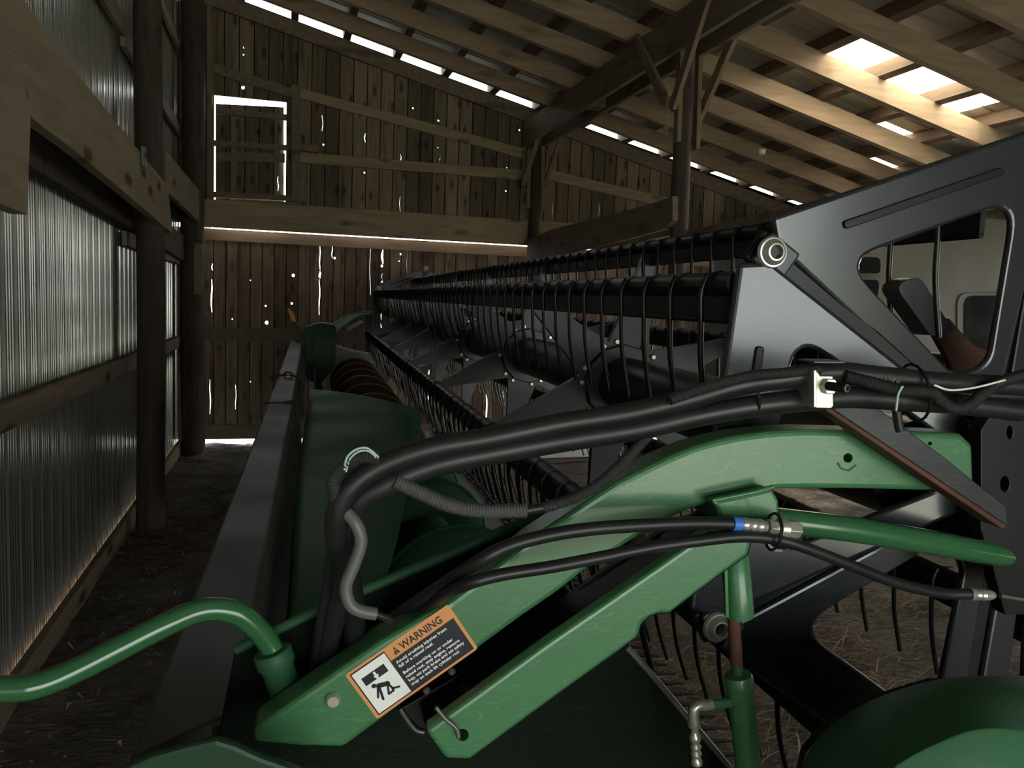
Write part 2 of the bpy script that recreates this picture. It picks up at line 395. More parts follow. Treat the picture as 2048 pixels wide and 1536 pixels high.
# tie beam and timbers on the gable wall
def bplank(name, q, vec, mat, label, cat, group=None, bevel=.003):
    bm = nb(); prism(bm, q, vec)
    return obj(name, bm, mat, label=label, cat=cat, group=group, bevel=bevel)
bz0, bz1 = B(422, 455, 1, YW).z, B(415, 400, 1, YW).z
bplank('tie_beam', [Vector((-.80, YW - .10, bz0)), Vector((XR - .05, YW - .10, bz0)), Vector((XR - .05, YW - .10, bz1)), Vector((-.80, YW - .10, bz1))], (0, .09, 0), 'beam_x',
       'wide horizontal timber beam across the gable wall above the pale door rail', 'beam')
def wallplank(name, pa, pb, w, label, mat='old', d=.04, cat='board', y=None):
    y = YW if y is None else y
    q = [B(*pa, 1, y), B(*pb, 1, y), B(pb[0], pb[1] + w, 1, y), B(pa[0], pa[1] + w, 1, y)]
    return bplank(name, q, (0, -d, 0), mat, label, cat, 'boards nailed on the gable wall')
wallplank('wall_girt', (600, 306), (1046, 341), 20, 'level board on the gable wall, ending at the far post halfway up', 'beam_x')
wallplank('wall_girt', (600, 178), (1046, 298), 20, 'sloping brace board running down the gable wall to the far post', 'beam_x', .038)
wallplank('wall_girt', (427, 127), (600, 183), 20, 'sloping board just above the bright loft hatch', 'old', .037)
wallplank('wall_girt', (1094, 340), (1360, 402), 20, 'sloping brace board on the gable wall right of the far post', 'beam_x')
wallplank('jamb_board', (583, 170), (601, 174), 232, 'upright board beside the right edge of the loft hatch', 'old', .045)
wallplank('jamb_board', (414, 4), (425, 4), 396, 'narrow upright board at the left corner of the gable wall', 'brace', .045)
wallplank('sill_board', (420, 384), (585, 392), 11, 'thin sill board below the loft hatch', 'old', .05)
wallplank('wood_block', (601, 289), (636, 292), 14, 'small pale block of wood on top of the level wall board', 'brace', .06)
wallplank('ledger_board', (420, 400), (600, 406), 9, 'thin ledger board lying on the tie beam under the hatch', 'brace', .07)

# rafters, purlins and steel roofing, with a translucent panel
def slab(name, x0, x1, y0, y1, lo, hi, mat, **kw):
    bm = nb(); p = [Vector((x0, y0, roofz(x0) + lo)), Vector((x1, y0, roofz(x1) + lo)), Vector((x1, y0, roofz(x1) + hi)), Vector((x0, y0, roofz(x0) + hi))]
    prism(bm, p, (0, y1 - y0, 0)); return obj(name, bm, mat, **kw)
slab('gable_rafter', XW - .02, XR, YW - .05, YW - .002, -.20, -.047, 'old', label='dark sloping timber along the top of the gable wall below the light slots', cat='rafter', group='roof rafters')
ords = ['first', 'second', 'third', 'fourth', 'fifth', 'sixth', 'seventh', 'eighth', 'ninth', 'tenth', 'eleventh', 'twelfth', 'thirteenth', 'fourteenth', 'fifteenth', 'sixteenth', 'seventeenth', 'eighteenth', 'nineteenth', 'twentieth']
ry = [7.98 - .69 * i for i in range(14)]
for i, y in enumerate(ry):
    slab('roof_rafter', XW - .02, XR, y - .03, y + .03, -.20, -.047, 'rafter', label='sloping roof rafter, %s one out from the gable wall' % ords[i], cat='rafter', group='roof rafters')
px_ = []; x = -.93
while x < XR - .1: px_.append(x); x += .505
sky_x0, sky_x1, sky_y0, sky_y1 = 3.72, 5.02, 4.86, 5.50
for i, x in enumerate(px_):
    slab('roof_purlin', x, x + .07, YB, YW + .05, -.045, .045, 'purlin', label='roof purlin running away under the steel, %s one from the steel side wall' % ords[i], cat='purlin', group='roof purlins')
def roofsheet(x0, x1, y0, y1, bm):
    # ribbed roofing, ribs run down the slope
    prof = []; y = y0
    while y < y1 - 1e-6:
        for dy, dz in ((0, 0), (.075, 0), (.085, .015), (.105, .015), (.115, 0)):
            if y + dy < y1: prof.append((y + dy, dz))
        y += .19
    prof.append((y1, 0)); a = [bm.verts.new((x0, y_, roofz(x0) + .047 + d)) for y_, d in prof]; b_ = [bm.verts.new((x1, y_, roofz(x1) + .047 + d)) for y_, d in prof]
    for i in range(len(prof) - 1): bm.faces.new((a[i], a[i + 1], b_[i + 1], b_[i]))
def RF(px, py, off=.047):
    v = c2w(_rc(px, py)); z0 = roofz(0) + off - CAMZ; return CAM + v * (z0 / (v.z - RS * v.x))
panes = [(sky_x0, sky_x1, sky_y0, sky_y1)]
for (px, py, hx, hy) in ((1784, 255, .26, .055), (1762, 324, .22, .05)):
    c = RF(px, py); panes.append((c.x - hx, c.x + hx, c.y - hy, c.y + hy))
xs_ = sorted({XW - .1, XR + .1} | {q for p in panes for q in p[:2]}); ys_ = sorted({YB, YW + .05} | {q for p in panes for q in p[2:]})
bm = nb()
for i in range(len(ys_) - 1):
    run = None
    for j in range(len(xs_) - 1):
        cx_, cy_ = (xs_[j] + xs_[j + 1]) / 2, (ys_[i] + ys_[i + 1]) / 2
        hole = any(p[0] < cx_ < p[1] and p[2] < cy_ < p[3] for p in panes)
        if not hole and run is None: run = xs_[j]
        if hole and run is not None: roofsheet(run, xs_[j], ys_[i], ys_[i + 1], bm); run = None
    if run is not None: roofsheet(run, xs_[-1], ys_[i], ys_[i + 1], bm)
obj('ceiling', bm, 'roofmetal', kind='structure', origin=(0, 0, 3))
for i, p in enumerate(panes):
    bm = nb(); q = [Vector((x, y, roofz(x) + .05)) for x, y in ((p[0], p[2]), (p[1], p[2]), (p[1], p[3]), (p[0], p[3]))]; prism(bm, q, (0, 0, .004))
    obj('window_%d' % (i + 1), bm, 'skylight', kind='structure', origin=(p[0], p[2], 3))

# left side: poles, girts, skirt board, header boards
def pole(x, y, r, z1, label, ell=1.0, z0=-.1):
    bm = nb(); n = 16; pts = []; rr = []
    for i in range(n + 1):
        z = z0 + (z1 - z0) * i / n
        pts.append((x + .008 * math.sin(z * 1.7 + y), y + .006 * math.cos(z * 2.1), z)); rr.append(r * (1.04 - .07 * i / n) * (1 + .02 * noise.noise(Vector((x, y, z * 3)))))
    tube(bm, pts, rr, 20)
    return obj('barn_pole', bm, 'post', label=label, cat='pole', group='round barn poles', smooth=50)
pole(-.775, 5.55, .082, 4.25, 'dark round pole standing by the corrugated wall, the nearer one')
pole(-.800, 8.42, .105, 4.25, 'dark round pole standing in the far corner by the gable wall')
pole(-.775, 2.2, .082, 4.6, 'dark round pole beside the camera at the left edge') if False else None
XG = -.905
def sideboard(name, ya, yb, za, zb_, h, x0, x1, mat, label, cat='board', group='boards on the steel side wall'):
    bm = nb(); prism(bm, [Vector((x1, ya, za)), Vector((x1, yb, zb_)), Vector((x1, yb, zb_ + h)), Vector((x1, ya, za + h))], (x0 - x1, 0, 0))
    return obj(name, bm, mat, label=label, cat=cat, group=group, bevel=.003)
sideboard('skirt_board', -1.0, YW - .2, -.09, -.09, .19, XG - .035, XG, 'beam_y', 'long skirt board at the foot of the corrugated steel wall', 'board')
g0, g1 = B(0, 808, 0, XG), B(379, 668, 0, XG)
gz = (g0.z + g1.z) / 2
sideboard('side_girt', -1.0, 5.55, gz - .10, gz - .10, .10, XG - .03, XG, 'beam_y', 'brown girt across the steel wall at knee height, left of the nearer pole')
sideboard('side_girt', 5.56, 8.6, gz - .10, gz - .10, .10, XG - .03, XG, 'beam_y', 'short brown girt low on the steel wall, between the two poles')
z3 = B(287, 135, 0, XG).z; z4 = B(387, 315, 0, XG).z; z5 = B(385, 165, 0, XG).z; z6 = B(379, 535, 0, XG).z
sideboard('side_girt', -1.0, 5.55, z3, z3, .11, XG - .03, XG, 'old', 'high dark girt on the steel wall left of the nearer pole')
sideboard('side_girt', 5.56, 8.6, z4, z4, .10, XG - .03, XG, 'old', 'middle girt on the steel wall between the poles, above the header board')
sideboard('side_girt', 5.56, 8.6, z5, z5, .09, XG - .03, XG, 'old', 'topmost girt on the steel wall between the two poles')
sideboard('side_girt', 5.56, 8.6, z6, z6, .09, XG - .03, XG, 'beam_y', 'girt on the steel wall between the poles, just below the header board')
XB = -.685
def quadboard(name, pxs, x, dx, mat, label, cat='beam', group='heavy header boards along the poles', sub=0):
    bm = nb(); prism(bm, [B(a, b_, 0, x) for a, b_ in pxs], (dx, 0, 0))
    return obj(name, bm, mat, label=label, cat=cat, group=group, bevel=.004)
quadboard('header_board', [(-330, -478), (0, -70), (65, 22), (170, 165), (273, 294), (336, 371), (345, 467), (250, 385), (150, 301), (68, 239), (30, 200), (-330, -60)], XB, -.045, 'beam_y',
          'thick header board bolted to the poles, ending at the nearer pole, with a small bracket')
quadboard('header_board', [(333, 302), (403, 386), (415, 402), (423, 458), (422, 494), (412, 470), (395, 440), (345, 392), (333, 384)], XB - .05, -.045, 'beam_y', 'further header board running from the nearer pole into the gable corner')
quadboard('header_board', [(-260, -120), (0, 92), (22, 96), (40, 112), (62, 237), (56, 430), (0, 407), (-260, 330)], XB + .06, -.045, 'beam_y', 'sawn off end of the nearest header board at the left edge of the photo, knotty')
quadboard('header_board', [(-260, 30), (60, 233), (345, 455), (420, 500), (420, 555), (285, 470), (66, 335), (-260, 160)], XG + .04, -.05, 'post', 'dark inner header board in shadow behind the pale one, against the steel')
# little box bracket screwed on the header board
t = thing('electrical_bracket', B(283, 325, 0, XB + .01), 'small grey metal bracket screwed on the header board beside the nearer pole', 'bracket')
c = B(283, 314, 0, XB); bm = nb(); boxw(bm, c.x, c.x + .02, c.y - .045, c.y + .045, c.z - .055, c.z + .05); obj('plate', bm, 'greymetal', t, bevel=.006)
bm = nb(); lathe(bm, (c.x + .018, c.y, c.z + .01), (1, 0, 0), [(0, .017), (.008, .014)], 12); obj('screw', bm, 'black', t)
bm = nb(); q = [B(a, b_, 1, 8.2) for a, b_ in ((388, 480), (406, 484), (404, 588), (388, 588))]; prism(bm, q, (0, .03, 0))
obj('splice_board', bm, 'beam_y', label='short pale upright board nailed on the far corner pole', cat='board')

# the row of poles under the roof beam
XP = 2.60
yp = B(1365, 300, 0, XP).y; zt = B(1365, 75, 0, XP).z
pole(XP, yp, .062, roofz(XP) - .3, 'round dark pole carrying the long roof beam in mid barn')
pf = B(1072, 360, 1, YW - .16); pole(pf.x, YW - .16, .060, roofz(pf.x) - .35, 'dark far pole against the gable wall under the roof beam')
bt = roofz(XP) - .20; bb = bt - .25
for dx, lab in ((-.115, 'left plank of the double roof beam running away on top of the poles'), (.075, 'right plank of the double roof beam running away on top of the poles')):
    bm = nb(); boxw(bm, XP + dx, XP + dx + .04, YB, YW - .06, bb, bt); obj('roof_beam', bm, 'old', label=lab, cat='beam', group='double roof beam', bevel=.003)
bm = nb(); boxw(bm, XP - .075, XP + .075, 6.8, 6.95, bb + .02, bb + .16); obj('spacer_block', bm, 'brace', label='wood spacer block between the two planks of the roof beam', cat='block')
def strut(name, a, b_, w, d, mat, label, wdir=None, cat='brace'):
    a, b_ = Vector(a), Vector(b_); ax = (b_ - a).normalized(); wd = Vector(wdir) if wdir else Vector((0, 1, 0)); wd = (wd - ax * wd.dot(ax)).normalized(); dd = ax.cross(wd)
    q = [a - wd * w / 2, a + wd * w / 2, b_ + wd * w / 2, b_ - wd * w / 2]
    bm = nb(); prism(bm, [p - dd * d / 2 for p in q], dd * d); return obj(name, bm, mat, label=label, cat=cat, group='knee braces', bevel=.002)
def bx(px, py, x): return B(px, py, 0, x)
strut('knee_brace', bx(1345, 215, XP - .14), bx(1418, -15, XP - .14), .075, .03, 'brace', 'long pale knee brace crossing the mid barn pole from lower left to upper right')
strut('knee_brace', bx(1394, 245, XP + .14), bx(1478, 48, XP + .14), .075, .03, 'brace', 'pale knee brace right of the mid barn pole')
strut('knee_brace', bx(1330, 200, XP - .14), bx(1272, 76, XP - .14), .075, .03, 'brace', 'dark knee brace leaning left from the mid barn pole')
strut('knee_brace', bx(1425, 52, XP + .10), bx(1500, 0, XP + .10), .06, .03, 'brace', 'short pale cleat beside the roof beam above the mid barn pole')
strut('scab_board', bx(1354, 285, XP - .06), bx(1362, 85, XP - .06), .06, .03, 'brace', 'upright scab board on the left of the mid barn pole', cat='board')
strut('scab_board', bx(1392, 300, XP + .09), bx(1398, 100, XP + .09), .06, .03, 'brace', 'upright scab board on the right of the mid barn pole', cat='board')
yq = YW - .30
strut('knee_brace', B(1046, 371, 1, yq), B(1084, 250, 1, yq), .05, .04, 'brace', 'knee brace at the left of the far pole', (1, 0, 0))
strut('knee_brace', B(1090, 372, 1, yq), B(1122, 272, 1, yq), .04, .04, 'brace', 'knee brace at the right of the far pole', (1, 0, 0))
strut('scab_board', B(1056, 415, 1, yq), B(1058, 300, 1, yq), .04, .03, 'brace', 'upright scab board on the left of the far pole', (1, 0, 0), 'board')
strut('scab_board', B(1085, 422, 1, yq), B(1086, 292, 1, yq), .04, .03, 'brace', 'upright scab board on the right of the far pole', (1, 0, 0), 'board')
def loft(name, pxs, x, dx, label):
    bm = nb(); prism(bm, [B(a, b_, 0, x) for a, b_ in pxs], (dx, 0, 0)); return obj(name, bm, 'old', label=label, cat='beam', group='low boards along the mid barn poles', bevel=.003)
loft('low_beam', [(1050, 527), (1191, 493), (1300, 463), (1334, 452), (1345, 440), (1345, 392), (1300, 408), (1106, 458), (1056, 478)], XP - .13, .04, 'lower dark board running from the gable beam to the mid barn pole')
loft('low_beam', [(1340, 500), (1770, 420), (2300, 300), (2300, 235), (1770, 368), (1340, 470)], XP + .05, .04, 'lower board running on from the mid barn pole towards the right, behind the black reel plate')
loft('low_beam', [(1060, 541), (1345, 466), (1345, 456), (1060, 530)], XP - .05, .03, 'thin strip of wood below the lower board left of the mid barn pole')
# chain loop hanging on the pole
def chain(name, pts, r, link_l, mat, label, cat='chain'):
    q = resample(catmull(pts, 20), link_l * .72); bm = nb()
    for i in range(len(q) - 1):
        a, b_ = q[i], q[i + 1]; ax = (b_ - a).normalized(); s_ = ax.cross(Vector((0, 0, 1)));
        if s_.length < .1: s_ = ax.cross(Vector((1, 0, 0)))
        s_.normalize(); s_ = s_ if i % 2 else ax.cross(s_)
        c = (a + b_) / 2; ring = [c + ax * math.cos(t_) * link_l / 2 + s_ * math.sin(t_) * link_l * .33 for t_ in [k * math.pi / 5 for k in range(11)]]
        tube(bm, ring, r, 5, False)
    return obj(name, bm, mat, label=label, cat=cat, smooth=60)
bm = nb(); tube(bm, catmull([bx(1334, 178, XP - .16), bx(1332, 230, XP - .16), bx(1329, 258, XP - .16), bx(1333, 262, XP - .16), bx(1336, 235, XP - .16), bx(1337, 185, XP - .16)], 8), .004, 6)
obj('hanging_cord', bm, 'straw2', label='thin loop of cord hanging beside the mid barn pole', cat='cord', smooth=60)
bm = nb(); c = B(1524, 297, 1, 6.6); lathe(bm, c, (0, 0, -1), [(0, .012), (.01, .035), (.05, .028), (.06, .01)], 14)
obj('lamp_socket', bm, 'white', label='small white lamp socket on a rafter under the roof', cat='lamp', smooth=50)
# ================================================================== THE HARVESTER HEADER
def ph(pxs, s): return [P(a, b_, s) for a, b_ in pxs]
def plate(name, pxs, s, t, mat, parent=None, holes=(), bevel=.003, **kw):
    bm = nb(); prism(bm, ph(pxs, s), HS * t, [ph(h, s) for h in holes])
    return obj(name, bm, mat, parent, bevel=bevel, **kw)
def circ(x, y, r, n=16, ry_=None): return [(x + r * math.cos(2 * math.pi * k / n), y + (ry_ or r) * math.sin(2 * math.pi * k / n)) for k in range(n)]
def bolt(name, px, py, s, rad, mat, parent, depth=.012, washer=True, label=None):
    c = P(px, py, s); bm = nb()
    lathe(bm, c, -HS, [(0, rad * 1.0), (depth * .35, rad), (depth * .35, rad * .62), (depth, rad * .6), (depth, rad * .32), (depth * .5, rad * .28)], 20)
    return obj(name, bm, mat, parent, label=label, smooth=35)
S0, S1 = .92, 7.95
hd = thing('combine_header', W(.5, 1.0, -1.5), 'wide green combine grain header with grey topped back tube, feed trough and cutter bar', 'combine header')
# back tube with its dusty top
def tubesec(pts_near, pts_far, name, mat, **kw):
    bm = nb(); a = [bm.verts.new(p) for p in pts_near]; b_ = [bm.verts.new(p) for p in pts_far]; n = len(a)
    bm.faces.new(a); bm.faces.new(b_[::-1])
    for i in range(n): bm.faces.new((a[i], a[(i + 1) % n], b_[(i + 1) % n], b_[i]))
    return obj(name, bm, mat, hd, **kw)
TL, TR = PU(252, 1525, -.47), PU(470, 1425, -.475)
fL, fR = PU(582, 681, -.47), PU(603, 690, -.475)
mL, mR = PU(537, 805, -.47), PU(583, 808, -.475)
hTL, hTR, hfL, hfR = toH(TL), toH(TR), toH(fL), toH(fR)
def sec(l, r): return [l, r, r + HR * .045 - HU * .14, r + HR * .03 - HU * .26, l + HR * .03 - HU * .26, l - HU * .05]
tubesec(sec(TL, TR), sec(mL, mR), 'back_tube', 'beamgrey', bevel=.006)
tubesec(sec(mL + HU * .004, mR + HU * .004), sec(fL + HU * .004, fR + HU * .004), 'back_tube', 'beamgrey', bevel=.006)
# trough back sheet and floor (one bent sheet)
bm = nb(); prf = [(-.02, -.60), (.02, -.80), (.07, -.95), (.15, -1.05), (.27, -1.12), (.40, -1.18), (.56, -1.295)]
a = [bm.verts.new(W(r, S0, u)) for r, u in prf]; b_ = [bm.verts.new(W(r, S1, u)) for r, u in prf]
for i in range(len(prf) - 1): bm.faces.new((a[i], a[i + 1], b_[i + 1], b_[i]))
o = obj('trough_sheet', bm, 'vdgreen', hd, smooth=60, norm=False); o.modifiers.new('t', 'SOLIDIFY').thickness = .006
bm = nb(); boxh(bm, .55, 1.06, S0, S1, -1.31, -1.30); obj('trough_floor', bm, 'greymetal', hd)
for k in range(1, 7):
    bm = nb(); boxh(bm, .56, 1.05, k * 1.12 + .4, k * 1.12 + .43, -1.30, -1.288); obj('floor_seam', bm, 'black', hd)
# cutter bar with its guards and hold-down rod
bm = nb(); boxh(bm, 1.06, 1.15, S0, S1, -1.315, -1.297); obj('cutter_bar', bm, 'greymetal', hd, bevel=.002)
bm = nb(); pts = [W(1.09 + .006 * math.sin(k * 1.9), S0 + (S1 - S0) * k / 60, -1.275 + .004 * math.sin(k * 2.7)) for k in range(61)]; tube(bm, pts, .011, 8); obj('hold_down_rod', bm, 'black', hd, smooth=50)
bm = nb(); g = W(1.13, S0 + .03, -1.305)
def guard(bm, c):
    n = bmesh.ops.create_cone(bm, segments=6, radius1=.014, radius2=.003, depth=.15, cap_ends=True)['verts']
    rot = HU.rotation_difference(HR).to_matrix() if False else Matrix.Rotation(0, 3, 'X')
    q = Vector((0, 0, 1)).rotation_difference((HR * 1 - HU * .12).normalized())
    for v in n: v.co = q @ v.co + c + HR * .06
guard(bm, g); g0_ = obj('knife_guard', bm, 'black', hd, smooth=40)
for k in range(1, 92): dup(g0_, g0_.location + HS * (.0762 * k), hd)
bm = nb()
for k in range(45):
    c = W(1.075, S0 + .06 + k * .152, -1.297); q = [c, c + HR * .05 + HS * .035, c + HR * .05 + HS * .085, c + HS * .12]; prism(bm, q, HU * .004)
obj('wear_plate', bm, 'spider', hd, kind='stuff')
# near end sheet of the header, dark
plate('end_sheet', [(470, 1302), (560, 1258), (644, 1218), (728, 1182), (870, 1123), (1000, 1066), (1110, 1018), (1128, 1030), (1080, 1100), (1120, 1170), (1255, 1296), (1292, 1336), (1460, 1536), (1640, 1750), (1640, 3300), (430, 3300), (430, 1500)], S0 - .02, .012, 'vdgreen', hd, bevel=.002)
bm = nb(); tube(bm, [P(470, 1300, S0 - .02), P(644, 1216, S0 - .02), P(1000, 1064, S0 - .02), P(1112, 1016, S0 - .02)], .006, 8); obj('end_sheet_rim', bm, 'dgreen', hd, smooth=50)
bm = nb(); tube(bm, [P(1253, 1294, S0 - .025), P(1292, 1336, S0 - .025), P(1462, 1538, S0 - .025), P(1640, 1750, S0 - .025)], .004, 8); obj('end_sheet_rim', bm, 'greymetal', hd, smooth=50)
# broad curved cover over the near half of the feed auger
rows = [((620, 780), (845, 823)), ((610, 850), (839, 880)), ((598, 930), (822, 945)), ((592, 1010), (808, 1012)), ((588, 1080), (796, 1074)), ((584, 1150), (782, 1125)), ((580, 1215), (768, 1165)), ((575, 1270), (735, 1225)), ((570, 1330), (700, 1290))]
bm = nb(); g = []; NC = 12
rr2 = []
for a_, b2 in zip(rows, rows[1:]):
    for j in range(3):
        t_ = j / 3; rr2.append(tuple((p[0] * (1 - t_) + q[0] * t_, p[1] * (1 - t_) + q[1] * t_) for p, q in zip(a_, b2)))
rr2.append(rows[-1])
for l, r in rr2:
    a_, b2 = PU(*l, -.53), PU(*r, -.53); row = []
    for i in range(NC + 1):
        t_ = i / NC; row.append(bm.verts.new(a_.lerp(b2, t_) + HU * (.018 * math.sin(math.pi * t_) * min(1, (a_ - b2).length / .5))))
    g.append(row)
for a_, b2 in zip(g, g[1:]):
    for i in range(NC): bm.faces.new((a_[i], a_[i + 1], b2[i + 1], b2[i]))
o = obj('auger_cover', bm, 'cover', hd, smooth=60, norm=False); md = o.modifiers.new('t', 'SOLIDIFY'); md.thickness = .006
# far end of the header: housing, arm, reflector
plate('end_housing', rounded([(606, 655), (640, 645), (672, 650), (672, 735), (640, 770), (612, 760)], [14, 8, 8, 8, 8, 8]), 7.55, .25, 'dgreen', hd, bevel=.01)
plate('housing_slot', rounded([(631, 676), (638, 676), (634, 718), (628, 718)], 2), 7.545, .01, 'black', hd, bevel=0)
bm = nb(); prism(bm, ph([(672, 690), (745, 708), (757, 760), (720, 790), (672, 760)], 7.9), HS * .01); obj('far_end_sheet', bm, 'greymetal', hd)
bm = nb(); tube(bm, ph([(672, 691), (700, 701), (750, 708)], 7.88), .008, 6); obj('far_end_rim', bm, 'white', hd)
plate('bottom_fender', [(235, 1545), (300, 1515), (370, 1495), (432, 1481), (470, 1492), (520, 1515), (580, 1536), (640, 1560), (640, 1900), (235, 1900)], .70, .012, 'fender', hd, bevel=.004)

# feed auger
au = thing('feed_auger', W(.327, S0, -.98), 'long spiral feed auger in the header trough, brown flights far off and green ones near', 'auger')
AC = (.327, -.779)
bm = nb(); tube(bm, [W(AC[0], S0 + .05, AC[1]), W(AC[0], S1 - .1, AC[1])], .105, 32); obj('drum', bm, 'dgreen', au, smooth=50)
def flight(s0, s1, pitch, ph0, name, mat, hand=1, label=None):
    bm = nb(); n = int((s1 - s0) / pitch * 40); pi_, po = [], []
    for i in range(n + 1):
        s = s0 + (s1 - s0) * i / n; a_ = hand * 2 * math.pi * (s - s0) / pitch + ph0
        pi_.append(bm.verts.new(W(AC[0] + .10 * math.cos(a_), s, AC[1] + .10 * math.sin(a_)))); po.append(bm.verts.new(W(AC[0] + .219 * math.cos(a_), s, AC[1] + .219 * math.sin(a_))))
    for i in range(n): bm.faces.new((pi_[i], po[i], po[i + 1], pi_[i + 1]))
    o = obj(name, bm, mat, au, smooth=70, norm=False, label=label); md = o.modifiers.new('t', 'SOLIDIFY'); md.thickness = .007; md.offset = 0
flight(3.7, 7.8, .53, R(90 + 360 * (5.3 - 3.7) / -.53), 'flight', 'rustflight', 1, 'rust brown spiral flight')
flight(1.0, 3.6, .53, R(90 + 360 * .97 / .53), 'flight', 'dgreen', -1, 'green spiral flight')
for (s0, s1, h_, a0, mt) in ((3.7, 7.8, 1, R(90 + 360 * (5.3 - 3.7) / -.53), 'rim'), (1.0, 3.6, -1, R(90 + 360 * .97 / .53), 'cover')):
    n = int((s1 - s0) / .53 * 40); bm = nb()
    tube(bm, [W(AC[0] + .219 * math.cos(h_ * 2 * math.pi * (s0 + (s1 - s0) * i / n - s0) / .53 + a0), s0 + (s1 - s0) * i / n, AC[1] + .219 * math.sin(h_ * 2 * math.pi * (s0 + (s1 - s0) * i / n - s0) / .53 + a0)) for i in range(n + 1)], .0055, 6)
    obj('flight_rim', bm, mt, au, smooth=60)
for (x, y, h) in ((868, 975, 24), (921, 1092, 26)):
    bm = nb(); s_ = 2.5 if y > 1000 else 3.0; base = P(x, y + 12, s_); tube(bm, [base, base + HU * (h + 8) / F * s_ + HR * .015], [.011, .001], 8); obj('auger_finger', bm, 'black', au)

# ------------------------------------------------------------------ the reel
RC = (.81, -.215); RR = .38
rl = thing('pickup_reel', W(RC[0], S0, RC[1] - RR - .2), 'long black pickup reel with tine bars and flat arms running the length of the header', 'reel')
s_n, s_f = .966, 7.95
ang = [139.6 + 60 * k for k in range(6)]
bm = nb(); tube(bm, [W(RC[0], s_n, RC[1]), W(RC[0], s_f, RC[1])], .072, 32); obj('central_tube', bm, 'black', rl, smooth=50)
hubs = [1.08 + 1.045 * k for k in range(1, 7)]
tn = []
for bi, an in enumerate(ang):
    c = (RC[0] + RR * math.cos(R(an)), RC[1] + RR * math.sin(R(an)))
    bm = nb(); tube(bm, [W(c[0], s_n, c[1]), W(c[0], s_f, c[1])], .0165, 14)
    for k in range(69):
        s = s_n + .05 + k * .1; tube(bm, [W(c[0], s, c[1]), W(c[0], s + .006, c[1])], .0182, 12)
    boxh(bm, c[0] - .004, c[0] + .004, s_n, s_f, c[1] - .048, c[1] - .012)
    tube(bm, [W(c[0], s_n, c[1] - .048), W(c[0], s_f, c[1] - .048)], .0045, 6)
    for h in hubs: tube(bm, [W(c[0], h - .01, c[1]), W(c[0], h + .01, c[1])], .021, 14)
    bar = obj('tine_bar', bm, 'black', rl, smooth=40)
    for k in range(69): tn.append((s_n + .056 + k * .1, c, bi))
def tine_geo(bm, s, c, seg=6):
    sw = .012 * math.sin(s * 37 + c[0] * 20)
    q = [W(c[0] - .016, s, c[1] + .012), W(c[0] - .024, s, c[1] - .01), W(c[0] - .022, s, c[1] - .05), W(c[0] - .012 + sw * .4, s + .004, c[1] - .11), W(c[0] + .012 + sw, s + .008, c[1] - .19)]
    tube(bm, catmull(q, 3), [.0048] * 9 + [.0042, .0038, .003, .0022][:4] if False else .0042, seg)
tn.sort(key=lambda t_: t_[0])
# the hundred nearest tines one by one, the rest as one part
proto = {}
for s, c, bi in tn[:100]:
    if bi not in proto:
        bm = nb(); tine_geo(bm, s, c, 8); proto[bi] = (obj('tine', bm, 'tine', rl, smooth=60), s)
    else:
        p0, s0_ = proto[bi]; dup(p0, p0.location + HS * (s - s0_), rl)
bm = nb()
for s, c, bi in tn[100:]: tine_geo(bm, s, c, 5)
obj('tine', bm, 'tine', rl, smooth=60, kind='stuff')
# spider arms at each hub
def spider_arm(bm, h, an):
    d = HR * math.cos(R(an)) + HU * math.sin(R(an)); e = HR * -math.sin(R(an)) + HU * math.cos(R(an)); c = W(RC[0], h, RC[1])
    q = [c + d * .085 + e * .062, c + d * .20 + e * .040, c + d * .36 + e * .014, c + d * .36 - e * .014, c + d * .20 - e * .040, c + d * .085 - e * .062]
    prism(bm, q, HS * .004)
    for sg in (1, -1):
        q2 = [q[0 if sg > 0 else 5], q[1 if sg > 0 else 4], q[2 if sg > 0 else 3]]
        bm_f = [p for p in q2] + [p + HS * .022 for p in q2[::-1]]
        f = [bm.verts.new(p) for p in bm_f]; bm.faces.new(f[:2] + f[4:]); bm.faces.new(f[1:5])
for h in hubs:
    bm = nb(); lathe(bm, W(RC[0], h - .02, RC[1]), HS, [(0, .078), (.0, .105), (.006, .108), (.03, .108), (.036, .08)], 12)
    sp = obj('hub_ring', bm, 'spider', rl, smooth=40)
    for an in ang:
        bm = nb(); spider_arm(bm, h, an); obj('spider_arm', bm, 'spider', rl)
        for e_ in (-1, 1):
            a2 = an + e_ * 20; c = W(RC[0] + .115 * math.cos(R(a2)), h - .001, RC[1] + .115 * math.sin(R(a2)))
            if h < 4.5:
                bm = nb(); lathe(bm, c, -HS, [(0, .009), (.004, .009), (.008, .006)], 8); obj('bolt', bm, 'chrome', sp, smooth=40)
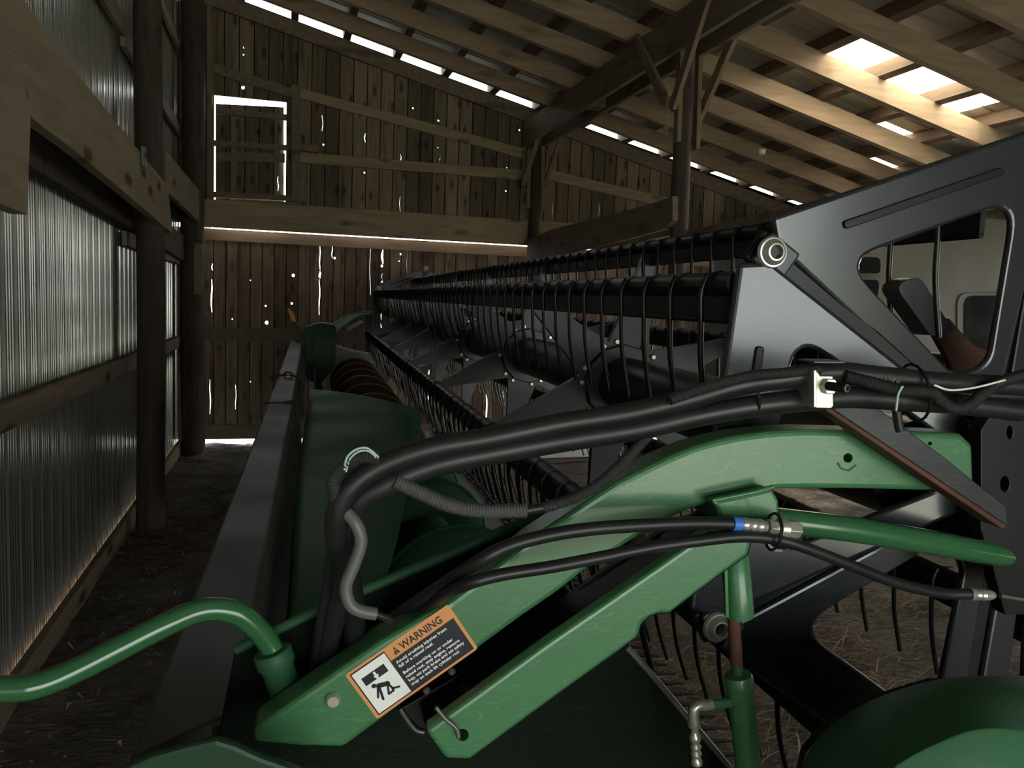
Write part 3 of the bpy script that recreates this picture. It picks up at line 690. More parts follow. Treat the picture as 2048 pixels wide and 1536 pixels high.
# stiffening plates with bolts at the hubs
# end shields: six stamped sectors
cc = toH(P(2025, 934, .95)); v1 = toH(P(1540, 505, .95))
SR = math.hypot(v1[0] - cc[0], v1[2] - cc[2]); sa = math.degrees(math.atan2(v1[2] - cc[2], v1[0] - cc[0]))
SV = [(SR * math.cos(R(sa + 60 * k)), SR * math.sin(R(sa + 60 * k))) for k in range(6)]
SV[5] = (SV[5][0], SV[5][1] - .045)
def shield(s, k, thick=.012, name='end_shield', tilt=None, mats='shield', bolts=True):
    """sector k between vertex k and vertex k+1; s = plane"""
    c = W(cc[0], s, cc[2]); va, vb = SV[k % 6], SV[(k + 1) % 6]; mid = ((va[0] + vb[0]) / 2, (va[1] + vb[1]) / 2)
    n_ = (HR * mid[0] + HU * mid[1]).normalized(); t_ = (HR * (vb[0] - va[0]) + HU * (vb[1] - va[1])).normalized()
    ap = SR * math.cos(R(30)) + (.040 if k == 0 else .022)
    def L(a_, o_, dz=0): return c + n_ * a_ + t_ * o_ + HS * dz
    hw = lambda a_, gap: max(.004, a_ * math.tan(R(30)) - gap)
    outer = [(ap, -hw(ap, .042)), (ap, hw(ap, .042)), (ap - .04, hw(ap - .04, .012)), (.075, hw(.075, .012)), (.075, -hw(.075, .012)), (ap - .04, -hw(ap - .04, .012))]
    hole = rounded([(ap - .085, -hw(ap - .085, .070)), (ap - .085, hw(ap - .085, .070)), (.15, hw(.15, .058)), (.15, -hw(.15, .058))], [.055, .055, .035, .035], 8)
    bm = nb(); prism(bm, [L(a_, o_) for a_, o_ in outer], HS * thick, [[L(p.x, p.y) for p in hole]])
    if tilt:
        for v in bm.verts: v.co += HS * tilt * ((v.co - c).dot(n_) - ap)
    o = obj(name, bm, mats, rl, bevel=.006, segs=3)
    # stamped rib along the outer edge
    bm = nb(); q = rounded([(ap - .035, -.125), (ap - .035, .125), (ap - .046, .125), (ap - .046, -.125)], .005, 3)
    prism(bm, [L(p.x, p.y, -.004) for p in q], HS * .008)
    if tilt:
        for v in bm.verts: v.co += HS * tilt * ((v.co - c).dot(n_) - ap)
    obj('stamped_rib', bm, 'black', o, bevel=.0015)
    return o
for k in range(6): shield(.95, k - 1 if False else k, tilt=(.16 if k == 0 else (-.05 if k == 5 else .0)))
for k in range(6): shield(7.97, k, mats='spider')
# spokes (dark channels) between the sectors and the silver bolts at their tips
for k in range(6):
    a_ = R(sa + 60 * k); d = HR * math.cos(a_) + HU * math.sin(a_); e = HR * -math.sin(a_) + HU * math.cos(a_)
    for s in (.958, 7.965):
        c = W(cc[0], s, cc[2]); bm = nb(); q = [c + d * .05 + e * .02, c + d * (SR + .02) + e * .022, c + d * (SR + .02) - e * .022, c + d * .05 - e * .02]; prism(bm, q, HS * .016)
        sp = obj('spoke', bm, 'black', rl, bevel=.003)
        q = [c + d * (SR - .035) + e * .024 - HS * .012, c + d * (SR + .014) + e * .022 - HS * .012, c + d * (SR + .014) - e * .022 - HS * .012, c + d * (SR - .035) - e * .024 - HS * .012]
        bm = nb(); prism(bm, q, HS * .014); obj('tip_block', bm, 'spider', sp, bevel=.004)
        cb = c + d * SR - HS * .012; bm = nb()
        lathe(bm, cb, -HS, [(0, .0205), (.002, .0205), (.005, .0185), (.0052, .0165), (.012, .0110), (.0122, .0090), (.004, .0075), (.004, .001)], 28)
        tb = obj('tip_bolt', bm, 'chrome', sp, smooth=20)
        bm = nb(); lathe(bm, cb - HS * .003, -HS, [(0, .0078), (.0025, .0078)], 20); obj('bolt_recess_shade', bm, 'black', sp)  # black disc colours in the shade of the bolt recess
bm = nb(); lathe(bm, W(cc[0], .93, cc[2]), HS, [(0, .05), (.005, .085), (.03, .09), (.04, .07)], 32); obj('reel_hub', bm, 'black', rl, smooth=40)
bm = nb(); lathe(bm, P(804, 636, 7.9), -HS, [(0, .02), (.01, .02), (.02, .012)], 12); obj('shaft_end', bm, 'chrome', rl, smooth=40)

# ------------------------------------------------------------------ near reel arm
SA = .80
arm = thing('reel_support', P(507, 1487, SA), 'large curved bright green reel arm crossing the foreground, carrying the warning label', 'reel arm')
top = [(507, 1458), (570, 1414), (659, 1353), (760, 1284), (901, 1202), (991, 1135), (1069, 1074), (1160, 1014), (1192, 993), (1240, 962), (1281, 941), (1335, 915), (1389, 893), (1435, 880), (1479, 871), (1540, 863), (1610, 859), (1690, 861), (1800, 863), (1890, 866), (1925, 869)]
bot = [(1948, 890), (1950, 975), (1858, 982), (1741, 979), (1620, 978), (1556, 979), (1490, 990), (1419, 1007), (1368, 1025), (1299, 1060), (1240, 1098), (1177, 1137), (1111, 1189), (1048, 1232), (955, 1300), (850, 1374), (760, 1443), (687, 1497), (600, 1495), (507, 1487)]
plate('arm_beam', top + bot, SA, .045, 'green', arm, bevel=-.0065, holes=[circ(1696, 916, 9.5), circ(1860, 887, 4)])
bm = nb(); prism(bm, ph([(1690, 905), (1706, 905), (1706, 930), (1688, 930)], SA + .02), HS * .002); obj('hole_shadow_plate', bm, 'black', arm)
bm = nb(); c = P(1688, 933, SA); tube(bm, [P(1675, 926, SA), P(1682, 937, SA), P(1697, 941, SA), P(1712, 930, SA)], .0012, 6); obj('weld_bead', bm, 'green', arm)
bm = nb(); lathe(bm, P(666, 1399, SA), -HS, [(0, .0075), (.003, .0078), (.006, .0055)], 20); obj('rivet', bm, 'chrome', arm, smooth=40)
# saddle bracket under the arm
plate('saddle_bracket', [(1424, 1003), (1470, 994), (1545, 977), (1558, 1000), (1561, 1050), (1500, 1052), (1442, 1050), (1436, 1020)], SA - .02, .07, 'green', arm, bevel=.004)
bm = nb(); tube(bm, [P(1424, 1001, SA - .02), P(1470, 992, SA - .022), P(1510, 984, SA - .022), P(1546, 974, SA - .02)], .0025, 8); obj('weld_bead', bm, 'green', arm, smooth=50)
# warning label on the arm: flat layers glued on the face
A0, A1, A2 = P(690, 1350, SA - .0003), P(896, 1208, SA - .0003), P(755, 1438, SA - .0003)
X = (A1 - A0); LWd = X.length; X.normalize(); Yv = -(A2 - A0); Yv = (Yv - X * Yv.dot(X)); LHt = Yv.length; Yv.normalize()
LO = A0 - Yv * LHt; LN = X.cross(Yv).normalized()
if LN.dot(HS) > 0: LN = -LN
def lab(x, y, z=0): return LO + X * (x * LWd) + Yv * (y * LHt) + LN * z
lb = None
def labpoly(name, pts, z, mat, parent, label=None):
    bm = nb(); prism(bm, [lab(x, y, z) for x, y in pts], LN * .0002); return obj(name, bm, mat, parent, label=label)
asp = LHt / LWd
ln = rounded([(0, 0), (1, 0), (1, 1), (0, 1)], .03, 4)
lb = labpoly('warning_label', [(p.x, p.y) for p in rounded([(0, 0), (1, 0), (1, 1), (0, 1)], .035, 4)], 0, 'lab_orange', arm, 'orange, white and black rectangular warning label')
labpoly('label_rule', [(.028, .045), (.972, .045), (.972, .735), (.36, .735), (.36, .955), (.028, .955)], .0003, 'lab_dark', lb)
labpoly('pictogram_panel', [(.04, .07), (.352, .07), (.352, .93), (.04, .93)], .0006, 'lab_white', lb)
def icon(name, pts, mat='lab_dark', z=.0009): return labpoly(name, pts, z, mat, lb)
icon('falling_bar', [(.085, .62), (.300, .62), (.300, .78), (.085, .78)])
icon('arrow', [(.188, .76), (.208, .76), (.208, .69), (.222, .69), (.198, .60), (.174, .69), (.188, .69)], 'lab_white', .0012)
def limb(name, pts, w):
    bm = nb(); q = [Vector(lab(x, y, .001)) for x, y in pts]
    for a_, b2 in zip(q, q[1:]):
        d = (b2 - a_).normalized(); n2 = LN.cross(d); hw_ = w * LWd / 2
        pts2 = [a_ + n2 * hw_ * math.cos(t_) - d * hw_ * math.sin(t_) for t_ in [math.pi * k / 6 for k in range(7)]] + [b2 - n2 * hw_ * math.cos(t_) + d * hw_ * math.sin(t_) for t_ in [math.pi * k / 6 for k in range(7)]]
        prism(bm, pts2, LN * .0001)
    return obj(name, bm, 'lab_dark', lb, norm=True)
bm = nb(); c0_ = lab(.135, .545, .001); prism(bm, [c0_ + (X * math.cos(a_) + Yv * math.sin(a_)) * .020 * LWd for a_ in [2 * math.pi * k / 18 for k in range(18)]], LN * .0001); obj('stick_figure_head', bm, 'lab_dark', lb)
limb('stick_figure_limb', [(.165, .50), (.235, .44)], .042)
limb('stick_figure_limb', [(.160, .50), (.110, .33)], .020)
limb('stick_figure_limb', [(.168, .50), (.135, .25)], .022)
limb('stick_figure_limb', [(.235, .44), (.195, .27), (.242, .27), (.245, .33)], .018)
limb('stick_figure_limb', [(.235, .44), (.248, .31), (.298, .27)], .018)
def text(s, x, y, h, mat, z=.0009, name='label_text', width=None, bold=0):
    cu = bpy.data.curves.new('t', 'FONT'); cu.body = s; cu.size = 1; cu.offset = bold; cu.resolution_u = 2
    ob = bpy.data.objects.new('t', cu); col.objects.link(ob); bpy.context.view_layer.update()
    me = bpy.data.meshes.new_from_object(ob.evaluated_get(bpy.context.evaluated_depsgraph_get())); bpy.data.objects.remove(ob)
    xs = [v.co.x for v in me.vertices]; x0 = min(xs); wd = max(xs) - x0; k = h * LHt / .7; kx = k if width is None else width * LWd / wd
    org = Vector(lab(x, y, z))
    bm = nb(); bm.from_mesh(me)
    for v in bm.verts: v.co = org + X * ((v.co.x - x0) * kx) + Yv * (v.co.y * k)
    bpy.data.meshes.remove(me)
    return obj(name, bm, mat, lb, norm=False)
text('WARNING', .485, .79, .135, 'lab_dark', width=.40, bold=.015)
bm = nb(); prism(bm, [lab(.415, .785, .0006), lab(.465, .785, .0006), lab(.44, .93, .0006)], LN * .0002); obj('alert_triangle', bm, 'lab_dark', lb)
text('!', .4345, .80, .085, 'lab_orange', .0012, bold=.02)
for i, (s, w) in enumerate((('Avoid crushing injuries from', .50), ('fall of a raised reel.', .345), None, ('Before working on or under', .49), ('raised reel, stop engine, remove', .545), ('key, set park brake and set safety', .565), ('stop on each lift cylinder rod.', .50)) if False else
                       [('Avoid crushing injuries from', .49), ('fall of a raised reel.', .335), ('Before working on or under', .485), ('raised reel, stop engine, remove', .525), ('key, set park brake and set safety', .545), ('stop on each lift cylinder rod.', .475)]):
    yy = (.63, .545, .40, .315, .23, .145)[i]; text(s, .385, yy, .055, 'lab_white', .0006, width=w, bold=.02)
# lower brace of the arm, a box whose shaded top is coloured black
br = [(851, 1462), (960, 1384), (1099, 1283), (1219, 1201), (1362, 1102), (1420, 1062), (1500, 1058), (1505, 1085), (1497, 1112), (1449, 1145), (1400, 1182), (1338, 1229), (1318, 1228), (1300, 1235), (1284, 1250), (1278, 1274), (1243, 1300), (1150, 1367), (1063, 1430), (940, 1521), (892, 1520)]
plate('brace_shaded_top', br, SA - .024, .065, 'black', arm, bevel=.002)
plate('lower_brace', br, SA - .045, .020, 'green', arm, bevel=-.005, holes=[circ(925, 1470, 12.5)])
bm = nb(); prism(bm, ph([(905, 1450), (945, 1450), (945, 1492), (905, 1492)], SA - .02), HS * .002); obj('hole_shade_backing', bm, 'black', arm)  # black sheet behind the hole, standing in for its shade
bm = nb(); tube(bm, catmull(ph([(872, 1415), (890, 1437), (908, 1452), (915, 1462), (917, 1475)], SA - .05), 5), .0022, 8); obj('cotter_wire', bm, 'greymetal', arm, smooth=50)
for x, y in ((903, 1341), (853, 1379)):
    bm = nb(); lathe(bm, P(x, y, SA + .03), -HS, [(0, .004), (.004, .004), (.006, .002)], 10); obj('rivet', bm, 'chrome', arm, smooth=40)
plate('shaded_top_band', [(800, 1418), (1006, 1298), (1132, 1201), (1210, 1142), (1300, 1078), (1430, 1010), (1440, 1050), (1219, 1201), (1099, 1283), (851, 1462), (836, 1458)], SA + .032, .012, 'black', arm, bevel=.002)  # black band coloured in for the shadowed top of the brace
bm = nb(); tube(bm, catmull(ph([(800, 1416), (815, 1440), (832, 1460), (848, 1464)], SA + .03), 4), .003, 8); obj('channel_lip', bm, 'greymetal', arm, smooth=50)
# cross tube to the right
bm = nb(); tube(bm, catmull([P(1545, 1040, SA + .03), P(1700, 1058, SA + .03), P(1850, 1083, SA + .035), P(1960, 1103, SA + .05), P(2050, 1120, SA + .08)], 6), .0152, 24); obj('cross_tube', bm, 'green2', arm, smooth=50)

# lift cylinder
cy = thing('lift_cylinder', P(1500, 1700, SA), 'upright green hydraulic lift cylinder with rusty rod under the lower brace', 'hydraulic cylinder')
bm = nb(); tube(bm, [P(1466, 1085, SA + .02), P(1474, 1165, SA), P(1480, 1232, SA)], .0155, 24); obj('rod_sleeve', bm, 'green', cy, smooth=50)
plate('sleeve_flat', [(1449, 1135), (1455, 1135), (1458, 1236), (1452, 1234)], SA - .016, .004, 'green', cy, bevel=0)
bm = nb(); tube(bm, [P(1466, 1215, SA), P(1473, 1330, SA)], .0070, 20); obj('piston_rod', bm, 'rust', cy, smooth=50, label='rusty piston rod')
bm = nb(); tube(bm, [P(1474, 1322, SA), P(1475, 1350, SA)], .0062, 20); obj('rod_end', bm, 'dgreen', cy, smooth=50)
ax = (P(1497, 1536, SA) - P(1476, 1350, SA)).normalized()
bm = nb(); lathe(bm, P(1476, 1347, SA), ax, [(0, .006), (.001, .0145), (.004, .0160), (.014, .0162), (.016, .0145), (.35, .0145)], 32); obj('barrel', bm, 'green', cy, smooth=40)
bm = nb(); tube(bm, [P(1468, 1404, SA), P(1424, 1409, SA)], .0058, 16); tube(bm, [P(1470, 1404, SA), P(1462, 1405, SA)], .0095, 20); obj('port', bm, 'green', cy, smooth=50)
hf = thing('hose_fitting', P(1390, 1540, SA), 'silver elbow fitting with crimped hose end at the left of the lift cylinder', 'fitting')
bm = nb(); hexnut(bm, P(1425, 1409, SA), P(1410, 1410, SA) - P(1425, 1409, SA), .0062, .0065); obj('hex_nut', bm, 'chrome', hf, bevel=.0006)
bm = nb(); tube(bm, catmull([P(1413, 1411, SA), P(1400, 1410, SA), P(1389, 1416, SA), P(1387, 1430, SA), P(1388, 1444, SA)], 5), .0062, 16); obj('elbow', bm, 'chrome', hf, smooth=50)
bm = nb(); d_ = (P(1394, 1536, SA) - P(1388, 1444, SA)).normalized(); pr = []
z = 0
for rr_ in (.0072, .0072, .0042, .0042, .0064, .0064, .0044, .0064, .0044, .0064, .0044, .0064, .0062): pr.append((z, rr_)); z += .0042
lathe(bm, P(1388, 1444, SA), d_, pr, 16); obj('crimp_sleeve', bm, 'chrome', hf, smooth=40)
bm = nb(); tube(bm, [P(1393, 1540, SA), P(1396, 1700, SA)], .005, 14); obj('hose', bm, 'rubber', hf, smooth=50)

# black angle iron with the rusty edge
ai = thing('angle_iron', P(2000, 1050, SA), 'black angle iron with a rusty edge slanting across the right end of the green arm', 'angle iron')
plate('web', [(1655, 812), (1672, 802), (1735, 800), (1800, 850), (1880, 908), (1960, 972), (2012, 1012), (2015, 1052)], SA - .035, .005, 'angle', ai, bevel=.001)
bm = nb(); q = ph([(1655, 812), (2015, 1052), (2005, 1058), (1648, 818)], SA - .040); prism(bm, q, HS * .03); obj('edge_flange', bm, 'rust', ai, bevel=.001)
# bearing bracket in the dark at the right edge
plate('bearing_bracket', [(1962, 860), (1985, 825), (2200, 800), (2200, 1230), (2010, 1230), (1985, 1130), (1962, 1060)], SA + .05, .02, 'black', None, holes=[circ(2010, 968, 9, 16, 15), circ(2020, 865, 6, 12, 13)], bevel=.004,
      label='dark slotted bearing bracket plate at the right edge of the photo', cat='bracket')
plate('bearing_block', [(1958, 905), (1975, 890), (2200, 880), (2200, 1040), (1975, 1060), (1955, 1040)], SA + .08, .06, 'black', None, bevel=.01, label='black bearing block behind the slotted bracket at the right edge', cat='bearing')

# rusty lever with the grey cap, behind the shield hole
lv = thing('reel_lever', P(1950, 735, 1.10), 'rusty brown lever with a rounded grey cap, seen through the hole of the black plate', 'lever')
plate('lever_arm', catmull([(1866 - 0, 668, 0), (1888, 700, 0), (1902, 745, 0)], 4) and [(1866, 665), (1880, 690), (1896, 718), (1905, 748), (1960, 748), (2010, 742), (2042, 730), (2040, 712), (2020, 707), (1985, 705), (1950, 690), (1925, 665), (1900, 636), (1885, 645)], 1.10, .012, 'rust', lv, bevel=.003)
plate('grey_cap', [(p.x, p.y) for p in rounded([(1790, 572), (1838, 548), (1890, 634), (1912, 662), (1862, 672)], [24, 24, 6, 6, 6])], 1.085, .04, 'cap', lv, bevel=.006)

# ------------------------------------------------------------------ green bent tube, lower left
bt_ = thing('bent_tube', P(560, 1400, .86), 'bright green bent steel tube sticking out to the lower left from the header end', 'tube')
bm = nb(); tube(bm, catmull([P(-140, 1360, .80), P(-20, 1376, .80), (P(60, 1374, .80)), P(140, 1346, .81), P(240, 1296, .82), P(330, 1250, .83), P(385, 1226, .84), P(430, 1218, .845), P(475, 1227, .85), P(510, 1253, .855), P(538, 1288, .86), P(552, 1318, .86)], 8), .0118, 24); obj('tube', bm, 'green2', bt_, smooth=60)
bm = nb(); dx_ = (P(552, 1330, .86) - P(538, 1290, .86)).normalized(); lathe(bm, P(543, 1299, .86), dx_, [(0, .012), (.001, .0185), (.004, .020), (.016, .020), (.020, .017), (.06, .017)], 28); obj('socket', bm, 'dgreen', bt_, smooth=40)
# chain lying over the back tube
chain('safety_chain', [PU(540, 757, -.46), PU(560, 751, -.455), PU(590, 752, -.455), PU(598, 765, -.50), PU(600, 800, -.56), PU(600, 840, -.60)], .0045, .055, 'rust', 'small rusty chain draped over the back tube of the header')
bm = nb(); tube(bm, catmull([PU(528, 806, -.462), PU(560, 805, -.462), PU(586, 803, -.468), PU(592, 830, -.50)], 5), .004, 6); obj('strap_wire', bm, 'black', label='dark wire wrapped across the back tube nearer than the chain', cat='wire', smooth=60)
# reflector at the far end
rf = thing('marker_reflector', P(606, 664, 7.7), 'small orange marker reflector on a thin stalk at the far end of the header', 'reflector')
bm = nb(); tube(bm, catmull(ph([(611, 663), (602, 664), (596, 652), (587, 638)], 7.7), 4), .008, 8); obj('stalk', bm, 'greymetal', rf, smooth=50)
plate('reflector', [(p.x, p.y) for p in rounded([(578, 628), (583, 620), (590, 632), (591, 645), (583, 642)], 3)], 7.68, .02, 'orange', rf, bevel=.003)
plate('upper_tab', [(574, 618), (579, 616), (583, 627), (579, 629)], 7.68, .015, 'orange', rf, bevel=.002)
# far reel arm
fa = thing('reel_support', P(672, 655, 7.6), 'small pale edged green reel arm at the far end of the header', 'reel arm')
plate('arm_beam', [(655, 655), (680, 638), (700, 628), (725, 622), (745, 622), (745, 631), (722, 633), (700, 645), (680, 662), (660, 690)], 7.6, .06, 'green', fa, bevel=.012)
plate('lower_brace', [(690, 655), (722, 638), (728, 645), (697, 664)], 7.58, .06, 'greymetal', fa, bevel=.006)

# ------------------------------------------------------------------ hoses
def hose(name, pts, r, mat, label, sub=8, parent=None, cat='hose', **kw):
    bm = nb(); tube(bm, catmull(pts, sub), r, 16); return obj(name, bm, mat, parent, label=label, cat=cat, smooth=60, **kw)
SH = .74
mainA = [(640, 1420, .875), (650, 1330, .865), (672, 1230, .83), (688, 1150, .79), (672, 1060, .75), (690, 990, .74), (750, 938, .74), (850, 900, .74), (980, 876, .74), (1120, 848, .74), (1260, 826, .74), (1370, 800, .74), (1470, 772, .74), (1560, 758, .73), (1660, 744, .73), (1760, 752, .73), (1880, 764, .73), (2000, 770, .73), (2140, 778, .73)]
H1 = hose('hydraulic_hose', [P(*q) for q in mainA], .0105, 'rubber', 'upper one of the two thick black hoses arching across the header to the lower left', group='thick black hoses')
mainB = [(715, 1440, .875), (708, 1340, .87), (710, 1250, .84), (700, 1160, .80), (694, 1080, .765), (712, 1010, .755), (775, 968, .75), (870, 930, .75), (1000, 903, .75), (1130, 880, .75), (1270, 858, .75), (1400, 830, .75), (1520, 810, .74), (1620, 800, .74), (1700, 794, .74), (1800, 800, .74), (1920, 808, .74), (2040, 822, .74)]
hose('hydraulic_hose', [P(*q) for q in mainB], .0115, 'rubber', 'lower one of the two thick black hoses, arching close over the green arm', group='thick black hoses')
hose('hydraulic_hose', [P(*q) for q in [(630, 1400, .875), (638, 1300, .86), (655, 1200, .83), (668, 1120, .79), (680, 1050, .76), (730, 960, .755), (850, 917, .755), (1000, 890, .755), (1180, 862, .755), (1330, 836, .755), (1460, 800, .75), (1580, 772, .745), (1700, 775, .745), (1850, 785, .745), (2100, 792, .745)]], .008, 'rubber', 'thinner black hose tucked between the two thick hoses', group='thick black hoses')
def hose_text(s, pa, pb, s_, h):
    cu = bpy.data.curves.new('t', 'FONT'); cu.body = s; cu.size = 1; cu.resolution_u = 1
    ob = bpy.data.objects.new('t', cu); col.objects.link(ob); bpy.context.view_layer.update()
    me = bpy.data.meshes.new_from_object(ob.evaluated_get(bpy.context.evaluated_depsgraph_get())); bpy.data.objects.remove(ob)
    a_, b2 = P(*pa, s_), P(*pb, s_); xv = (b2 - a_); L_ = xv.length; xv.normalize(); yv = (HU - xv * HU.dot(xv)).normalized(); wd = max(v.co.x for v in me.vertices)
    bm = nb(); bm.from_mesh(me)
    for v in bm.verts: v.co = a_ + xv * (v.co.x * L_ / wd) + yv * (v.co.y * h)
    bpy.data.meshes.remove(me); return obj('hose_printing', bm, 'print_grey', H1, norm=False)
hose_text('3000 PSI (21.0 MPa)', (1704, 757), (1800, 766), .718, .0062)
# pair of thin hoses to the cylinder fittings
hA = hose('hydraulic_hose', [P(*q) for q in [(690, 1315, .875), (770, 1248, .862), (865, 1183, .80), (950, 1128, .755), (1010, 1095, .75), (1090, 1072, .75), (1180, 1058, .75), (1290, 1050, .75), (1390, 1046, .75), (1462, 1047, .75)]], .0068, 'rubber', 'slim black hose with a blue band ending in a silver coupling above the lower brace', group='slim black hoses')
bm = nb(); tube(bm, [P(1464, 1047, .75), P(1481, 1048, .75)], .0074, 20); obj('blue_band', bm, 'blue', hA, smooth=50, label='bright blue band')
bm = nb(); pr = []; z = 0; dcp = (P(1600, 1060, .75) - P(1485, 1048, .75)).normalized()
for rr_, dz_ in ((.0055, .003), (.0070, .002), (.0070, .004), (.0058, .002), (.0072, .003), (.0072, .003), (.0060, .002), (.0072, .003), (.0074, .004), (.0058, .002), (.0058, .002)): pr.append((z, rr_)); z += dz_
lathe(bm, P(1483, 1048, .75), dcp, pr, 20); cp = obj('coupling', bm, 'chrome', hA, smooth=40)
bm = nb(); q0 = P(1483, 1048, .75) + dcp * z; hexnut(bm, q0, dcp, .0085, .009); obj('hex_nut', bm, 'chrome', cp, bevel=.0008)
bm = nb(); lathe(bm, q0 + dcp * .009, dcp, [(0, .006), (.004, .006), (.004, .010), (.012, .0105)], 20); obj('collar', bm, 'chrome', cp, smooth=40)
bm = nb(); hexnut(bm, q0 + dcp * .021, dcp, .0105, .012); hexnut(bm, q0 + dcp * .033, dcp, .0085, .004); obj('hex_nut', bm, 'chrome', cp, bevel=.0008)
hose('hydraulic_hose', [P(*q) for q in [(705, 1330, .875), (790, 1262, .865), (868, 1203, .80), (930, 1170, .75), (1000, 1150, .745), (1100, 1134, .745), (1200, 1115, .745), (1300, 1095, .745), (1400, 1081, .745), (1480, 1073, .745), (1550, 1078, .745), (1610, 1095, .745), (1700, 1130, .75), (1790, 1165, .76), (1880, 1186, .77), (1940, 1188, .77)]], .0062, 'rubber', 'slim black hose running below the blue banded one and on to the right', group='slim black hoses')
bm = nb(); pr = []; z = 0
for rr_ in (.0075, .0075, .006, .0075, .006, .0075, .006, .0065, .0055, .004): pr.append((z, rr_)); z += .0038
lathe(bm, P(1938, 1188, .77), P(2000, 1191, .77) - P(1938, 1188, .77), pr, 16); obj('hose_end', bm, 'chrome', label='silver hose end at the right, where the slim hose runs out of the picture', cat='fitting', smooth=40)
bm = nb(); tube(bm, [P(2000, 1191, .77), P(2110, 1210, .77)], .003, 8); obj('steel_line', bm, 'greymetal', label='thin steel line leaving the silver hose end at the right edge', cat='pipe', smooth=50)
# zip tie round both slim hoses
def tie(name, px, py, s, rad, label, tx=1, ty=0):
    c = P(px, py, s); d = (P(px + tx * 10, py + ty * 10, s) - c).normalized(); u = HS.cross(d).normalized()
    bm = nb(); ring = [c + (HS * math.cos(a_) * rad * .8 + u * math.sin(a_) * rad) for a_ in [2 * math.pi * k / 20 for k in range(21)]]
    tube(bm, ring, .0016, 6, False); return obj(name, bm, 'black', label=label, cat='cable tie', smooth=50)
tie('cable_tie', 1546, 1063, .747, .019, 'black cable tie around the silver coupling and the slim hose', 1, .1)
tie('cable_tie', 1828, 785, .735, .030, 'black cable tie bunching the hoses at the right', 1, -.2)
tie('cable_tie', 1500, 790, .745, .022, 'black cable tie on the thick hoses left of the zinc clamp', 1, -.2)
# corrugated conduits
def cond(name, pts, r, mat, label, pitch=.0030):
    bm = nb(); corrugated(bm, [P(*q) for q in pts], r, pitch); return obj(name, bm, mat, label=label, cat='conduit', group='ribbed cable conduits', smooth=70)
cond('cable_conduit', [(790, 962, .74), (840, 985, .74), (900, 1011, .74), (970, 1022, .74), (1053, 1021, .74)], .0068, 'conduit', 'light grey ribbed conduit sagging below the thick hoses', .0030)
hose('cable', [P(*q) for q in [(1050, 1021, .74), (1075, 1017, .74), (1100, 1013, .74), (1108, 1012, .74)]], .0045, 'rubber', 'short bare black cable between the two ribbed conduits', cat='cable')
cond('cable_conduit', [(1085, 1016, .74), (1150, 995, .742), (1205, 962, .745), (1255, 915, .75), (1300, 868, .755), (1330, 845, .76)], .0052, 'conduit_d', 'darker ribbed conduit climbing from the sag towards the thick hoses')
hose('cable_conduit', [P(*q) for q in [(690, 1022, .74), (712, 1048, .735), (722, 1085, .735), (708, 1130, .735), (692, 1172, .735), (700, 1208, .735), (722, 1222, .735), (753, 1228, .735)]], .0058, 'conduit', 'smooth grey curved conduit hanging at the left beside the hoses', cat='conduit')
hose('cable', [P(*q) for q in [(752, 1228, .735), (768, 1234, .737), (782, 1240, .74)]], .0035, 'rubber', 'short dark cable stub below the grey curved conduit', cat='cable')
cond('cable_conduit', [(672, 1000, .74), (668, 960, .735), (690, 930, .735), (720, 915, .735), (760, 915, .735)], .006, 'conduit_d', 'dark ribbed conduit looping at the left bend of the thick hoses')
cond('cable_conduit', [(1340, 800, .725), (1420, 772, .725), (1500, 752, .722), (1570, 746, .72), (1640, 738, .72)], .005, 'conduit_d', 'dark ribbed conduit lying on the thick hoses left of the zinc clamp', .0026)
cond('cable_conduit', [(1690, 752, .72), (1740, 765, .715), (1800, 780, .712), (1860, 785, .71), (1880, 800, .71), (1905, 815, .71), (1935, 812, .71), (1965, 788, .71), (2000, 765, .71), (2060, 748, .71), (2150, 740, .71)], .0058, 'conduit_d', 'dark ribbed conduit dipping in a loop at the right edge', .0028)
hose('white_wire', [P(*q) for q in [(689, 940, .73), (694, 915, .73), (712, 899, .73), (733, 896, .73), (750, 908, .73), (757, 915, .73)]], .0011, 'wire', 'pale thin wire looping over the bend of the black hoses', cat='wire')
hose('white_wire', [P(*q) for q in [(692, 944, .73), (700, 918, .73), (718, 903, .73), (738, 903, .73), (755, 918, .73)]], .0009, 'wire', 'second pale wire just inside the small wire loop at the hose bend', cat='wire')
hose('white_wire', [P(*q) for q in [(1805, 772, .705), (1796, 790, .705), (1792, 822, .705)]], .0013, 'wire', 'short pale blue wire hanging from the cable tie at the right', cat='wire')
hose('white_wire', [P(*q) for q in [(1868, 770, .705), (1900, 780, .705), (1950, 775, .705), (2010, 760, .705)]], .0011, 'white', 'thin white wire running along the hoses at the right edge', cat='wire')
hose('cable_end', [P(*q) for q in [(1793, 822, .705), (1797, 850, .705), (1800, 862, .705)]], .0045, 'rubber', 'black cable plug hanging in front of the angle iron', cat='cable')
